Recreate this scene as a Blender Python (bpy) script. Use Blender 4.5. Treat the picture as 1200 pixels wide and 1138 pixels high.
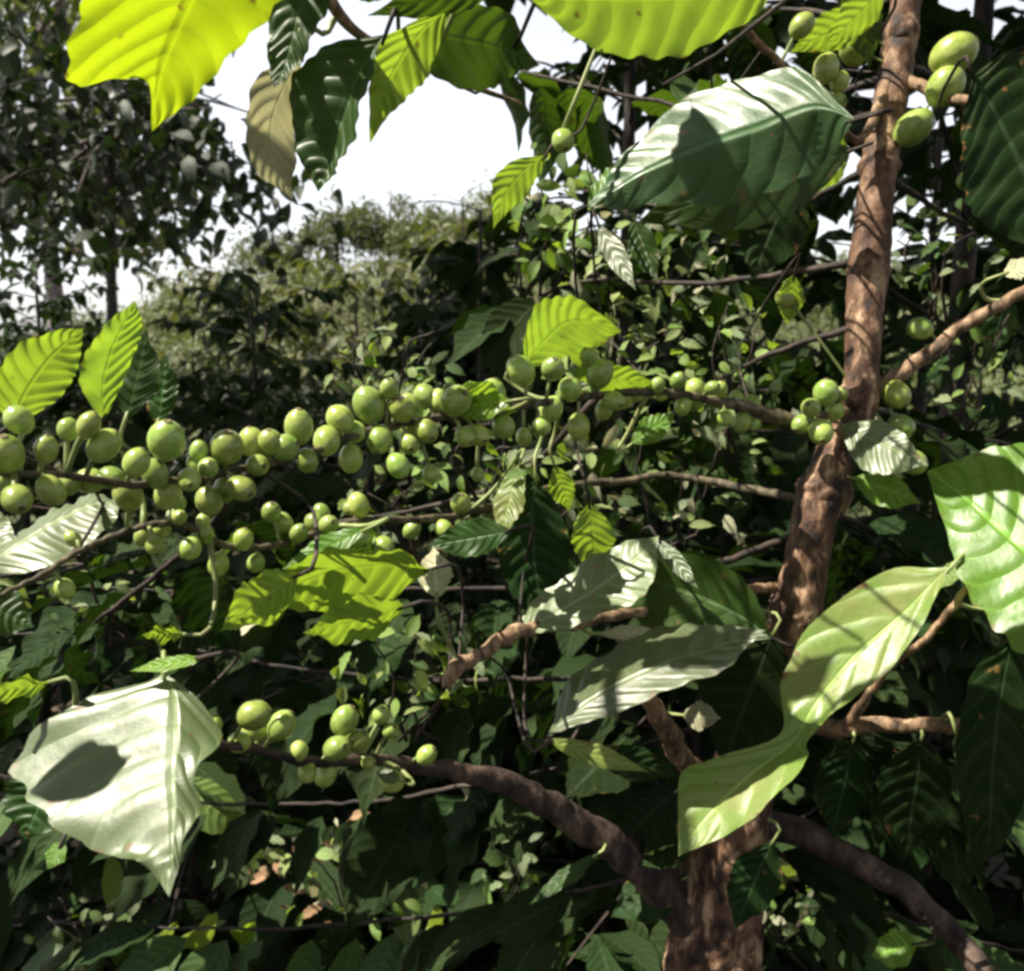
import bpy, math, random
import numpy as np
from mathutils import Vector, Matrix
R_ = math.radians
for o in list(bpy.data.objects): bpy.data.objects.remove(o)
sc = bpy.context.scene
COL = sc.collection

# ------------------------------------------------------------ camera, sky, sun
FPX, CXP, CYP = 1039.0, 600.0, 569.0
EYE = np.array([0.0, 0.0, 1.5])
PITCH = R_(-9.2)
FWD = np.array([0.0, math.cos(PITCH), math.sin(PITCH)])
UPV = np.array([0.0, -math.sin(PITCH), math.cos(PITCH)])
cd = bpy.data.cameras.new('camera'); cam = bpy.data.objects.new('camera', cd); COL.objects.link(cam)
cam.location = EYE; cam.rotation_euler = (R_(90) + PITCH, 0, 0)
cd.sensor_width = 36; cd.lens = 36 * FPX / 1200; cd.clip_start = 0.02; cd.clip_end = 2000
cd.dof.use_dof = True; cd.dof.focus_distance = 0.46; cd.dof.aperture_fstop = 18.0
sc.camera = cam
SUN = np.array([-0.55, -0.08, 0.83]); SUN /= np.linalg.norm(SUN)
w = bpy.data.worlds.new('World'); sc.world = w; w.use_nodes = True
nt = w.node_tree; bg = nt.nodes['Background']; bg.inputs[1].default_value = 0.12
sky = nt.nodes.new('ShaderNodeTexSky'); sky.sky_type = 'NISHITA'; sky.sun_disc = False
sky.sun_elevation = math.asin(SUN[2]); sky.sun_rotation = math.atan2(SUN[0], SUN[1])
sky.dust_density = 1.6; sky.air_density = 1.0
hz = nt.nodes.new('ShaderNodeHueSaturation'); hz.inputs['Saturation'].default_value = 0.22   # hazy, milky sky
nt.links.new(sky.outputs[0], hz.inputs['Color']); nt.links.new(hz.outputs[0], bg.inputs[0])
sl = bpy.data.lights.new('sun', 'SUN'); sl.energy = 5.0; sl.angle = R_(0.53); sl.color = (1.0, 0.93, 0.79)
so = bpy.data.objects.new('sun', sl); COL.objects.link(so); so.location = (-3, 1, 6)
so.rotation_euler = Vector(-SUN).to_track_quat('-Z', 'Y').to_euler()
sc.view_settings.view_transform = 'Standard'; sc.view_settings.look = 'None'
sc.view_settings.exposure = 1.18; sc.view_settings.gamma = 1; sc.view_settings.use_curve_mapping = False
sc.render.engine = 'CYCLES'
sc.cycles.max_bounces = 8; sc.cycles.transparent_max_bounces = 4
sc.cycles.pixel_filter_type = 'BLACKMAN_HARRIS'; sc.cycles.filter_width = 3.0
sc.cycles.sample_clamp_indirect = 6.0

def ray(px, py):
    return FWD + np.array([1.0, 0, 0]) * (px - CXP) / FPX + UPV * (CYP - py) / FPX
def P(px, py, d): return EYE + ray(px, py) * d
def proj(p):
    q = np.asarray(p) - EYE; d = q @ FWD
    d = max(d, 1e-6) if np.ndim(d) == 0 else np.maximum(d, 1e-6)
    return CXP + q[..., 0] / d * FPX, CYP - (q @ UPV) / d * FPX, d
def nrm(v): v = np.asarray(v, float); return v / max(np.linalg.norm(v), 1e-9)

# ------------------------------------------------------------ materials
def new_mat(name):
    m = bpy.data.materials.new(name); m.use_nodes = True
    for n in list(m.node_tree.nodes): m.node_tree.nodes.remove(n)
    return m, m.node_tree.nodes, m.node_tree.links
def math_n(N, L, op, a, b=None, c=None):
    n = N.new('ShaderNodeMath'); n.operation = op
    for i, v in enumerate((a, b, c)):
        if v is None: continue
        if isinstance(v, (int, float)): n.inputs[i].default_value = v
        else: L.new(v, n.inputs[i])
    return n.outputs[0]
def mixc(N, L, f, a, b, mode='MIX'):
    n = N.new('ShaderNodeMix'); n.data_type = 'RGBA'; n.blend_type = mode
    for i, v in ((0, f), (6, a), (7, b)):
        if isinstance(v, (int, float)): n.inputs[i].default_value = v
        elif isinstance(v, tuple): n.inputs[i].default_value = (*v, 1)
        else: L.new(v, n.inputs[i])
    return n.outputs[2]
def noise(N, L, vec, scale, detail=3, rough=0.55):
    n = N.new('ShaderNodeTexNoise'); n.inputs['Scale'].default_value = scale
    n.inputs['Detail'].default_value = detail; n.inputs['Roughness'].default_value = rough
    if vec is not None: L.new(vec, n.inputs['Vector'])
    return n.outputs['Fac']
def ramp(N, L, f, stops):
    n = N.new('ShaderNodeValToRGB'); L.new(f, n.inputs[0]); e = n.color_ramp.elements
    while len(e) < len(stops): e.new(0.5)
    for k, (p, c) in enumerate(stops):
        e[k].position = p; e[k].color = (*c, 1) if isinstance(c, tuple) else (c, c, c, 1)
    return n.outputs[0]

def leaf_mat(name, top, under, trans, rough=0.33, tmix=0.34, blotch=(0.10, 0.11, 0.02), bamt=0.35, spec=0.5, veins=True):
    m, N, L = new_mat(name)
    out = N.new('ShaderNodeOutputMaterial')
    tc = N.new('ShaderNodeTexCoord'); geo = N.new('ShaderNodeNewGeometry'); oi = N.new('ShaderNodeObjectInfo')
    sep = N.new('ShaderNodeSeparateXYZ'); L.new(tc.outputs['UV'], sep.inputs[0])
    u, v = sep.outputs[0], sep.outputs[1]
    a = math_n(N, L, 'MULTIPLY', math_n(N, L, 'ABSOLUTE', math_n(N, L, 'SUBTRACT', v, 0.5)), 2.0)
    ph = math_n(N, L, 'MULTIPLY', math_n(N, L, 'SUBTRACT', u, math_n(N, L, 'MULTIPLY', math_n(N, L, 'POWER', a, 1.5), 0.16)), 10.0)
    ph = math_n(N, L, 'MULTIPLY_ADD', math_n(N, L, 'SUBTRACT', noise(N, L, geo.outputs['Position'], 38, 2), 0.5), 0.4, ph)
    fr = math_n(N, L, 'ABSOLUTE', math_n(N, L, 'SUBTRACT', math_n(N, L, 'FRACT', ph), 0.5))   # 0 at vein
    side = N.new('ShaderNodeMapRange'); side.inputs[1].default_value = 0.0; side.inputs[2].default_value = 0.10
    side.inputs[3].default_value = 1.0; side.inputs[4].default_value = 0.0; L.new(fr, side.inputs[0])
    mid = N.new('ShaderNodeMapRange'); mid.inputs[1].default_value = 0.02; mid.inputs[2].default_value = 0.07
    mid.inputs[3].default_value = 1.0; mid.inputs[4].default_value = 0.0; L.new(a, mid.inputs[0])
    vein = math_n(N, L, 'MAXIMUM', math_n(N, L, 'MULTIPLY', side.outputs[0], 0.45), mid.outputs[0])
    pos = geo.outputs['Position']
    net = 0.0
    if veins:
        mpn = N.new('ShaderNodeMapping'); mpn.inputs['Scale'].default_value = (46, 22, 1); L.new(tc.outputs['UV'], mpn.inputs[0])
        vo = N.new('ShaderNodeTexVoronoi'); vo.feature = 'DISTANCE_TO_EDGE'; vo.inputs['Scale'].default_value = 1.0; L.new(mpn.outputs[0], vo.inputs['Vector'])
        net = ramp(N, L, vo.outputs['Distance'], [(0.0, 1.0), (0.10, 0.0)])
        vein = math_n(N, L, 'MAXIMUM', vein, math_n(N, L, 'MULTIPLY', net, 0.22))
    n1 = noise(N, L, pos, 45, 4); n2 = noise(N, L, pos, 260, 3)
    body = mixc(N, L, math_n(N, L, 'MULTIPLY', ramp(N, L, n1, [(0.42, 0.0), (0.72, 1.0)]), bamt), top, blotch)
    lite = tuple(min(1, c * 2.2 + 0.02) for c in top)
    if veins: body = mixc(N, L, math_n(N, L, 'MULTIPLY', vein, 0.75), body, lite)
    if veins:   # dry brown spots, denser along the margin
        sp = noise(N, L, pos, 130, 2); edge = math_n(N, L, 'MULTIPLY', math_n(N, L, 'POWER', a, 6.0), 0.10)
        spot = ramp(N, L, math_n(N, L, 'ADD', sp, edge), [(0.69, 0.0), (0.74, 0.85)])
        body = mixc(N, L, spot, body, (0.16, 0.09, 0.035))
    und = mixc(N, L, math_n(N, L, 'MULTIPLY', n2, 0.35), under, tuple(c * 0.6 for c in under))
    if veins: und = mixc(N, L, math_n(N, L, 'MULTIPLY', vein, 0.6), und, tuple(min(1, c * 1.7 + .02) for c in under))
    col = mixc(N, L, geo.outputs['Backfacing'], body, und)
    hsv = N.new('ShaderNodeHueSaturation'); L.new(col, hsv.inputs['Color'])
    L.new(math_n(N, L, 'MULTIPLY_ADD', oi.outputs['Random'], 0.7, 0.65), hsv.inputs['Value'])
    L.new(math_n(N, L, 'MULTIPLY_ADD', math_n(N, L, 'FRACT', math_n(N, L, 'MULTIPLY', oi.outputs['Random'], 7.3)), 0.035, 0.483), hsv.inputs['Hue'])
    pb = N.new('ShaderNodeBsdfPrincipled'); L.new(hsv.outputs[0], pb.inputs['Base Color'])
    L.new(math_n(N, L, 'ADD', math_n(N, L, 'MULTIPLY', geo.outputs['Backfacing'], 0.2), math_n(N, L, 'MULTIPLY_ADD', n1, 0.25, rough - 0.10)), pb.inputs['Roughness'])
    pb.inputs['Specular IOR Level'].default_value = spec
    tr = N.new('ShaderNodeBsdfTranslucent')
    tcol = mixc(N, L, math_n(N, L, 'MULTIPLY', n1, 0.6), trans, tuple(c * 0.55 for c in trans))
    if veins: tcol = mixc(N, L, math_n(N, L, 'MULTIPLY', vein, 0.42), tcol, tuple(c * 0.35 for c in trans))
    L.new(tcol, tr.inputs['Color'])
    if veins:
        tcol2 = mixc(N, L, spot, tcol, (0.14, 0.07, 0.01)); L.new(tcol2, tr.inputs['Color'])
    bump = N.new('ShaderNodeBump'); bump.inputs['Strength'].default_value = 0.42; bump.inputs['Distance'].default_value = 0.0016
    q = math_n(N, L, 'MULTIPLY', math_n(N, L, 'SINE', math_n(N, L, 'MULTIPLY', fr, math.pi)), 1.0)
    hgt = math_n(N, L, 'ADD', math_n(N, L, 'SUBTRACT', q, math_n(N, L, 'MULTIPLY', mid.outputs[0], 0.8)), math_n(N, L, 'MULTIPLY', n2, 0.22))
    hgt = math_n(N, L, 'ADD', hgt, math_n(N, L, 'MULTIPLY', n1, 0.7))
    L.new(hgt, bump.inputs['Height']); L.new(bump.outputs[0], pb.inputs['Normal']); L.new(bump.outputs[0], tr.inputs['Normal'])
    ms = N.new('ShaderNodeMixShader'); ms.inputs[0].default_value = tmix
    L.new(pb.outputs[0], ms.inputs[1]); L.new(tr.outputs[0], ms.inputs[2]); L.new(ms.outputs[0], out.inputs[0])
    return m
M = {}
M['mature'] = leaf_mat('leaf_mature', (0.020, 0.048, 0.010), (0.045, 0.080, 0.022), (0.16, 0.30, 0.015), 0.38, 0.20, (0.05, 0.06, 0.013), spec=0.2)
M['dark'] = leaf_mat('leaf_shaded', (0.010, 0.024, 0.006), (0.018, 0.034, 0.010), (0.05, 0.11, 0.01), 0.46, 0.10, (0.03, 0.035, 0.008), spec=0.07)  # darker copy of the leaf, deep shade put into its colour
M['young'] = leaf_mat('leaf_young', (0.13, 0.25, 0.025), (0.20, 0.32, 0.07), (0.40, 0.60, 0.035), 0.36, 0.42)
M['yellow'] = leaf_mat('leaf_yellow', (0.20, 0.31, 0.02), (0.28, 0.38, 0.03), (0.46, 0.60, 0.01), 0.42, 0.55, (0.40, 0.24, 0.03), 0.3)
M['gloss'] = leaf_mat('leaf_glare', (0.085, 0.125, 0.045), (0.10, 0.14, 0.05), (0.30, 0.42, 0.06), 0.42, 0.20, (0.12, 0.14, 0.05), 0.4, 0.95)  # glossy, with a paler base that carries sun glare
M['dry'] = leaf_mat('leaf_dry', (0.34, 0.22, 0.11), (0.30, 0.19, 0.10), (0.35, 0.20, 0.06), 0.6, 0.25, (0.20, 0.10, 0.05), 0.6)
M['sheen'] = leaf_mat('leaf_sheen', (0.040, 0.085, 0.028), (0.04, 0.075, 0.03), (0.14, 0.26, 0.03), 0.38, 0.12, spec=0.6)
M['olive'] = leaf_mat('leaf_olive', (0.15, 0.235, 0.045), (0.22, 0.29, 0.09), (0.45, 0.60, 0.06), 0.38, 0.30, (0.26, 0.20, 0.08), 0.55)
M['pale'] = leaf_mat('leaf_pale', (0.34, 0.36, 0.22), (0.40, 0.40, 0.26), (0.55, 0.52, 0.25), 0.45, 0.35, (0.42, 0.33, 0.18), 0.6)  # bright base colour standing in for strongly lit leaf bits
M['far'] = leaf_mat('leaf_far', (0.055, 0.068, 0.020), (0.08, 0.09, 0.03), (0.20, 0.24, 0.03), 0.40, 0.22, veins=False)  # paler leaf, distance haze put into the colour
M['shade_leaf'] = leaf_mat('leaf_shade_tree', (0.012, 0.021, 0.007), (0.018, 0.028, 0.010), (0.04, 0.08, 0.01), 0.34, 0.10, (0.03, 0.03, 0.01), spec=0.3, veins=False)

def bark_mat(name, dark, mid_, light, scale=90, disp=0.0018):
    m, N, L = new_mat(name); out = N.new('ShaderNodeOutputMaterial'); geo = N.new('ShaderNodeNewGeometry')
    pos = geo.outputs['Position']
    mp = N.new('ShaderNodeMapping'); mp.inputs['Scale'].default_value = (1, 1, 0.35); L.new(pos, mp.inputs[0])
    n1 = noise(N, L, mp.outputs[0], scale, 6, 0.65); n2 = noise(N, L, pos, scale * 3.5, 4, 0.6); n3 = noise(N, L, pos, scale * 0.35, 3)
    c = ramp(N, L, n1, [(0.42, dark), (0.52, mid_), (0.64, light)])
    c = mixc(N, L, ramp(N, L, n3, [(0.50, 0.0), (0.62, 0.8)]), c, mid_)
    c = mixc(N, L, ramp(N, L, n2, [(0.58, 0.0), (0.68, 0.6)]), c, tuple(x * 0.35 for x in dark))
    pb = N.new('ShaderNodeBsdfPrincipled'); L.new(c, pb.inputs['Base Color']); pb.inputs['Roughness'].default_value = 0.75
    b = N.new('ShaderNodeBump'); b.inputs['Strength'].default_value = 0.9; b.inputs['Distance'].default_value = disp
    L.new(math_n(N, L, 'ADD', n1, math_n(N, L, 'MULTIPLY', n2, 0.5)), b.inputs['Height']); L.new(b.outputs[0], pb.inputs['Normal'])
    L.new(pb.outputs[0], out.inputs[0]); return m
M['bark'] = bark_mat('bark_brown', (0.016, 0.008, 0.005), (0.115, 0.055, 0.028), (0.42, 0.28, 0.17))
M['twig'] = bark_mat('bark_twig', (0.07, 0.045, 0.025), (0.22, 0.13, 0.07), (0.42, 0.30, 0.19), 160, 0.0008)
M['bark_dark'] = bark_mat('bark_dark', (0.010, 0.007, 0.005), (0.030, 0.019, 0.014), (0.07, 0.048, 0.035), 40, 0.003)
M['bark_shaded_limb'] = bark_mat('bark_shaded_limb', (0.014, 0.008, 0.006), (0.055, 0.034, 0.025), (0.13, 0.085, 0.062), 70, 0.002)  # bark darkened in colour for the shaded lower limbs
M['limb_thin'] = bark_mat('bark_fruit_twig', (0.025, 0.020, 0.010), (0.075, 0.060, 0.030), (0.17, 0.13, 0.08), 160, 0.0008)
M['bark_grey'] = bark_mat('bark_grey', (0.08, 0.065, 0.07), (0.20, 0.16, 0.17), (0.33, 0.28, 0.28), 20, 0.004)

def simple_mat(name, c1, c2, rough, scale, sss=0.0, bump=0.0):
    m, N, L = new_mat(name); out = N.new('ShaderNodeOutputMaterial'); geo = N.new('ShaderNodeNewGeometry'); oi = N.new('ShaderNodeObjectInfo')
    n = noise(N, L, geo.outputs['Position'], scale, 4)
    c = mixc(N, L, ramp(N, L, n, [(0.35, 0.0), (0.7, 1.0)]), c1, c2)
    h = N.new('ShaderNodeHueSaturation'); L.new(c, h.inputs['Color']); L.new(math_n(N, L, 'MULTIPLY_ADD', oi.outputs['Random'], 0.5, 0.75), h.inputs['Value'])
    L.new(math_n(N, L, 'MULTIPLY_ADD', math_n(N, L, 'FRACT', math_n(N, L, 'MULTIPLY', oi.outputs['Random'], 5.7)), 0.03, 0.485), h.inputs['Hue'])
    pb = N.new('ShaderNodeBsdfPrincipled'); L.new(h.outputs[0], pb.inputs['Base Color']); pb.inputs['Roughness'].default_value = rough
    if sss:
        pb.inputs['Subsurface Weight'].default_value = sss; pb.inputs['Subsurface Radius'].default_value = (0.8, 1.0, 0.3); pb.inputs['Subsurface Scale'].default_value = 0.003
    if bump:
        b = N.new('ShaderNodeBump'); b.inputs['Strength'].default_value = 0.6; b.inputs['Distance'].default_value = bump
        L.new(n, b.inputs['Height']); L.new(b.outputs[0], pb.inputs['Normal'])
    L.new(pb.outputs[0], out.inputs[0]); return m
M['cherry'] = simple_mat('cherry_green', (0.20, 0.29, 0.045), (0.36, 0.43, 0.12), 0.30, 210, 0.05, 0.0004)
M['calyx'] = simple_mat('calyx_brown', (0.16, 0.14, 0.05), (0.07, 0.045, 0.02), 0.7, 300)
M['stalk'] = simple_mat('stalk_green', (0.16, 0.22, 0.06), (0.28, 0.30, 0.12), 0.5, 120)
M['soil'] = simple_mat('soil_dark', (0.018, 0.012, 0.008), (0.04, 0.027, 0.016), 0.9, 9, 0, 0.02)
M['grass'] = simple_mat('slope_grass', (0.035, 0.045, 0.015), (0.09, 0.095, 0.04), 0.9, 1.2, 0, 0.02)
M['litter'] = simple_mat('litter_dry', (0.045, 0.028, 0.015), (0.12, 0.08, 0.045), 0.7, 14)

# ------------------------------------------------------------ object helpers
def link(name, data, parent=None, loc=None):
    o = bpy.data.objects.new(name, data); COL.objects.link(o)
    if parent is not None: o.parent = parent
    return o
def thing(name, label, cat, group=None, loc=(0, 0, 0)):
    o = bpy.data.objects.new(name, None); COL.objects.link(o); o.location = loc; o.empty_display_size = 0.1
    o['label'] = label; o['category'] = cat
    if group: o['group'] = group
    return o
def mesh(name, V, F, mats, uv=None, smooth=True, midx=None):
    me = bpy.data.meshes.new(name); V = np.asarray(V, np.float32).reshape(-1, 3); F = np.asarray(F, np.int32)
    k = F.shape[1]; me.vertices.add(len(V)); me.vertices.foreach_set('co', V.ravel())
    me.loops.add(F.size); me.loops.foreach_set('vertex_index', F.ravel())
    me.polygons.add(len(F)); me.polygons.foreach_set('loop_start', np.arange(0, F.size, k, dtype=np.int32))
    if midx is not None: me.polygons.foreach_set('material_index', np.asarray(midx, np.int32))
    if uv is not None:
        ul = me.uv_layers.new(name='UVMap'); ul.data.foreach_set('uv', np.asarray(uv, np.float32)[F.ravel()].ravel())
    for m in (mats if isinstance(mats, (list, tuple)) else [mats]): me.materials.append(m)
    me.update(calc_edges=True); me.validate()
    if smooth: me.polygons.foreach_set('use_smooth', np.ones(len(me.polygons), bool))
    return me
def grid_faces(nu, nv):
    i, j = np.meshgrid(np.arange(nu - 1), np.arange(nv - 1), indexing='ij'); a = (i * nv + j).ravel()
    return np.stack([a, a + 1, a + nv + 1, a + nv], 1)
def catmull(pts, t):
    pts = np.asarray(pts, float); n = len(pts) - 1
    x = np.clip(np.asarray(t) * n, 0, n - 1e-9); i = x.astype(int); f = (x - i)[:, None]
    e = np.vstack([2 * pts[0] - pts[1], pts, 2 * pts[-1] - pts[-2]])
    p0, p1, p2, p3 = e[i], e[i + 1], e[i + 2], e[i + 3]
    return 0.5 * ((2 * p1) + (-p0 + p2) * f + (2 * p0 - 5 * p1 + 4 * p2 - p3) * f * f + (-p0 + 3 * p1 - 3 * p2 + p3) * f ** 3)
def vnoise(p, seed=0):      # cheap smooth 3-D noise from sines
    r = np.random.RandomState(seed); s = 0
    for k in range(5):
        d = r.normal(size=3) * (1.0 + 0.8 * k); s = s + np.sin(p @ d + r.rand() * 6.28) / (1 + 0.5 * k)
    return s / 2.6
def tube_arrays(pts, rad, n=12, step=None, bump=0.0, bscale=60, seed=0, rings=None, wig=0.0):
    pts = np.asarray(pts, float); L = np.linalg.norm(np.diff(pts, axis=0), axis=1).sum()
    m = rings or max(6, int(L / (step or 0.01)))
    t = np.linspace(0, 1, m); c = catmull(pts, t)
    if wig:
        env = np.sin(math.pi * np.clip(t * 6, 0, .5))[:, None]
        c = c + env * wig * np.stack([vnoise(c * 38, seed + 31 + q) + .6 * vnoise(c * 120, seed + 41 + q) for q in range(3)], 1)
    r = catmull(np.asarray(rad, float)[:, None], t)[:, 0]
    tg = np.gradient(c, axis=0); tg /= np.linalg.norm(tg, axis=1)[:, None] + 1e-12
    ref = nrm(np.cross(tg[0], [0.3, 0.5, 0.8])); A = []
    for k in range(m):
        ref = nrm(ref - tg[k] * (ref @ tg[k])); A.append(ref)
    A = np.array(A); B = np.cross(tg, A); th = np.linspace(0, 2 * math.pi, n, endpoint=False)
    dirs = A[:, None] * np.cos(th)[None, :, None] + B[:, None] * np.sin(th)[None, :, None]
    V = c[:, None] + dirs * r[:, None, None]
    if bump:
        d = vnoise(V.reshape(-1, 3) * bscale, seed) + 0.6 * vnoise(V.reshape(-1, 3) * bscale * 2.7, seed + 1)
        V = V + dirs * (d.reshape(m, n, 1) * bump * r[:, None, None])
    i, j = np.meshgrid(np.arange(m - 1), np.arange(n), indexing='ij')
    F = np.stack([i * n + j, i * n + (j + 1) % n, (i + 1) * n + (j + 1) % n, (i + 1) * n + j], -1).reshape(-1, 4)
    V = V.reshape(-1, 3)
    ends = [[0, 1, 2, 3]] if n < 4 else []
    V = np.vstack([V, c[0], c[-1]]); a, b = len(V) - 2, len(V) - 1
    cap = [[a, (k + 1) % n, k, a] for k in range(n)]
    F2 = []
    for k in range(0, n, 1):
        F2.append([a, (k + 1) % n, k]); F2.append([b, (m - 1) * n + k, (m - 1) * n + (k + 1) % n])
    F3 = np.vstack([F[:, [0, 1, 2]], F[:, [0, 2, 3]], np.array(F2)])
    return V, F3, c
def tube(name, pts, rad, mat, parent, **kw):
    V, F, c = tube_arrays(pts, rad, **kw)
    o = link(name, mesh(name, V, F, mat), parent); return o, c
def join(lst):
    V, F, U, k = [], [], [], 0
    for a in lst:
        V.append(a[0]); F.append(a[1] + k); k += len(a[0])
        if len(a) > 2: U.append(a[2])
    return np.vstack(V), np.vstack(F), (np.vstack(U) if U else None)

# ------------------------------------------------------------ leaves
def leaf_profile(u):        # half width / max half width: elliptic with a drawn-out drip tip
    u = np.asarray(u); w_ = np.sin(math.pi * np.clip(u / 0.90, 0, 1) ** 0.88) ** 0.80
    tip = 0.16 * np.clip((1 - u) / 0.25, 0, 1) * np.clip((u - 0.6) / 0.2, 0, 1)
    return np.maximum(np.maximum(w_ * (u < 0.9), tip), 0.0) * (u > 0) * (u < 1) + 0.004
def generic_leaf(nu, nv, seed, width=0.40, droop=0.25, fold=0.25, wave=0.03, twist=0.0):
    r = random.Random(seed); u = np.linspace(0, 1, nu); b = np.linspace(-1, 1, nv)
    U, B = np.meshgrid(u, b, indexing='ij'); a = np.abs(B); hw = leaf_profile(U) * width * 0.5
    ph = r.random() * 6; k = r.uniform(3, 5)
    ang = -droop * U ** 1.3 * 1.6
    X = np.cumsum(np.cos(-droop * 1.6 * u ** 1.3)) / nu; Z = np.cumsum(np.sin(-droop * 1.6 * u ** 1.3)) / nu
    X, Z = X - X[0], Z - Z[0]
    y = B * hw * math.cos(fold)
    z = np.abs(B) * hw * math.sin(fold) + wave * a ** 2 * np.sin(6.28 * k * U + ph + 1.8 * (B > 0)) * np.minimum(1, hw / (0.1 * width))
    z += 0.006 * np.abs(np.sin(math.pi * 10 * (U - 0.16 * a))) * np.sin(math.pi * a) * (nu > 14)
    tw = twist * U
    y2, z2 = y * np.cos(tw) - z * np.sin(tw), y * np.sin(tw) + z * np.cos(tw)
    nx = -np.sin(ang); nz = np.cos(ang)
    V = np.stack([X[:, None] - np.sin(ang) * z2, y2, Z[:, None] + np.cos(ang) * z2], -1).reshape(-1, 3)
    uv = np.stack([U, (B + 1) / 2], -1).reshape(-1, 2)
    return V, grid_faces(nu, nv), uv
def leaf_variants(nu, nv, n, seed):
    out = []
    for k in range(n):
        r = random.Random(seed + k)
        out.append(generic_leaf(nu, nv, seed + k, r.uniform(0.36, 0.50), r.uniform(0.1, 0.7), r.uniform(-0.05, 0.5), r.uniform(0.015, 0.045), r.uniform(-0.5, 0.5)))
    return out
VAR_HI = leaf_variants(23, 9, 8, 100); VAR_MID = leaf_variants(9, 5, 8, 200); VAR_LO = leaf_variants(5, 3, 6, 300)
_mc = {}
def var_mesh(kind, k, matkey):
    key = (kind, k, matkey)
    if key not in _mc:
        a = {'hi': VAR_HI, 'mid': VAR_MID, 'lo': VAR_LO}[kind][k]
        _mc[key] = mesh('leaf', a[0], a[1], M[matkey], a[2])
    return _mc[key]
def leaf_matrix(base, direction, normal, length):
    x = nrm(direction); z = nrm(np.asarray(normal) - x * (np.asarray(normal) @ x)); y = np.cross(z, x)
    m = np.eye(4); m[:3, 0] = x * length; m[:3, 1] = y * length; m[:3, 2] = z * length; m[:3, 3] = base; return m

# lit points keep a free line to the sun; view windows stay open
LIT = []          # (point, radius)
def blocks_sun(c, r):
    if not LIT: return False
    Lp = LIT_ARR; q = c - Lp[:, :3]; t = q @ SUN; d = np.linalg.norm(q - t[:, None] * SUN, axis=1)
    return bool(np.any((t > 0.01) & (d < Lp[:, 3] + r)))
KEEP = []         # (px, py, rpx, depth): keep free in front of these
def blocks_view(c, r):
    x, y, d = proj(c); rp = r * FPX / d
    k = KEEP_ARR
    if np.any((np.hypot(k[:, 0] - x, k[:, 1] - y) < k[:, 2] + rp) & (k[:, 3] > d)): return True
    return False
SKY_POLYS = [[(228, 112), (318, 10), (325, 95), (290, 150), (300, 225), (250, 130)],
             [(405, 215), (432, 130), (478, 78), (600, 100), (590, 150), (562, 262), (400, 236)],
             [(385, 0), (450, 0), (415, 40)], [(20, 275), (108, 290), (108, 332), (20, 330)]]
def in_poly(x, y, poly):
    ins = False; n = len(poly)
    for i in range(n):
        (x1, y1), (x2, y2) = poly[i], poly[(i + 1) % n]
        if (y1 > y) != (y2 > y) and x < (x2 - x1) * (y - y1) / (y2 - y1) + x1: ins = not ins
    return ins
def in_sky(c, margin=0):
    x, y, d = proj(c)
    return any(in_poly(x, y, p) for p in SKY_POLYS[:3])

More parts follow.
